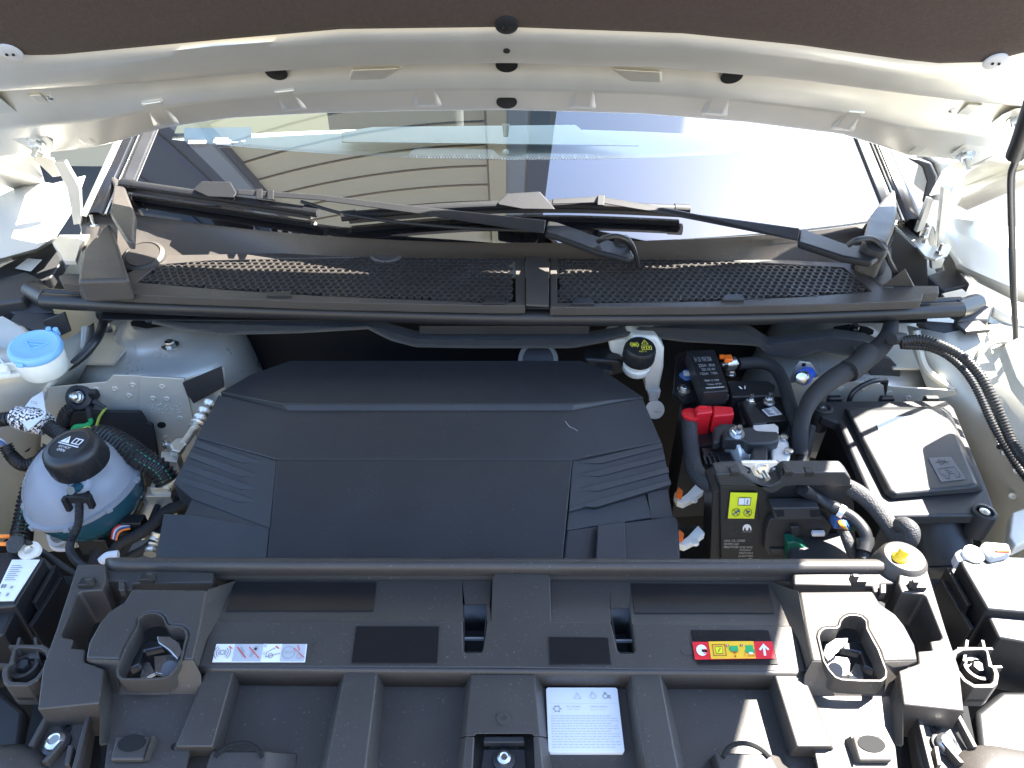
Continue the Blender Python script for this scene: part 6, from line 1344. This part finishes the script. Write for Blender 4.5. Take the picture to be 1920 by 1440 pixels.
    # headlamp
    hd = thing('headlamp', ('black headlamp housing with white barcode label at the left edge' if s < 0 else 'sunlit black headlamp housing at the right edge'), 'headlamp', pt(20, 1120, .85), 'headlamps')
    solid('housing', ps([(-140, 1040), (20, 1034), (82, 1043), (76, 1056), (28, 1136), (-140, 1150)], .955), -.08, 'dark_plastic', hd, .003)
    solid('lower_step', ps([(-140, 1138), (32, 1138), (6, 1190), (-140, 1215)], .945), -.08, 'dark_plastic', hd, .003)
    solid('housing_fin', ps([(98, 1060), (108, 1058), (66, 1130), (58, 1128)], .940), -.06, 'dark_plastic', hd, .001)
    solid('housing_fin', ps([(108, 1082), (117, 1082), (60, 1176), (52, 1172)], .930), -.06, 'dark_plastic', hd, .001)
    solid('side_body', ps([(82, 1043), (98, 1060), (115, 1082), (60, 1180), (20, 1215), (-60, 1215), (28, 1136)], .905), -.06, 'dark_plastic', hd, .002)
    part('adjuster', B().lathe(pt(56, 1033, .958), (0, -.2, 1), [(.0105, -.004), (.0105, .002), (.005, .0025), (.0045, 0)], 20), 'white_plastic', hd)
    solid('lower_housing', ps([(-140, 1290), (0, 1290), (48, 1330), (40, 1400), (60, 1520), (-140, 1520)], .90), -.05, 'dark_plastic', hd, .006)
    part('bumper_foam', B().tube([pt(-60, 1480, .92), pt(20, 1470, .925), pt(50, 1500, .92)], .03, 12, 5), 'panel_plastic', hd)
    if s < 0:
        Q = ps([(23, 1050), (75, 1050), (26, 1127), (-14, 1128)], .9556)
        lb = part('barcode_label', B().loft(Q, [p+Vector((0, 0, .0006)) for p in Q]), 'label_white', hd)
        decal('print_lines', Q, [rect(.10, .15+.05*i, .45+.1*(i % 2), .17+.05*i) for i in range(8)]+[rect(.1, .62, .3, .7), rect(.5, .66, .62, .72), rect(.12, .8, .22, .9), rect(.5, .82, .62, .9)], 'print_grey', lb, .0012)
        text('E1', sub(Q, .10, .62, .28, .70), 'print_black', lb, .0013)
        cn = thing('lamp_connector', 'blue grey plug with orange wires behind the left headlamp', 'connector', pt(32, 1020, .94))
        part('plug', B().loft(ps([(10, 1018), (22, 1004), (44, 1005), (46, 1018), (34, 1036), (14, 1036)], .975), ps([(10, 1018), (22, 1004), (44, 1005), (46, 1018), (34, 1036), (14, 1036)], .958)), 'braid', cn, bevel=.002)
        for dv in (0, 14): part('wire', B().tube([pt(-40, 1008+dv, .968), pt(-5, 1006+dv, .972), pt(18, 1006+dv, .97)], .0022, 8, 5), 'wire_orange', cn)
        part('looped_wire', B().tube([pt(48, 1015, .965), pt(70, 1028, .955), pt(92, 1042, .945), pt(120, 1062, .94), pt(146, 1078, .93)], .0028, 8, 6), 'tape', cn)
    else:
        bc = thing('lamp_connector', 'sunlit white topped plug behind the right headlamp', 'connector', Z(1870, 1045, .94))
        part('plug', B().vz([(1838, 1022), (1846, 1014), (1892, 1018), (1898, 1036), (1862, 1044)], .965, .94), 'label_grey', bc, bevel=.003)
        part('red_tab', B().box(Z(1880, 1033, .966), .014, .003, .003), 'orange', bc)
        part('small_plug', B().vz([(1790, 1036), (1800, 1028), (1832, 1034), (1836, 1048), (1796, 1052)], .955, .94), 'label_grey', bc, bevel=.003)
# conical boss at the right end of the bead
part('corner_boss', B().lathe(Z(1687, 1062, .955), (0, 0, 1), [(.030, -.03), (.0285, -.006), (.0235, .012), (.020, .0165), (.012, .0175), (.006, .0176)], 40), PM, fpn)
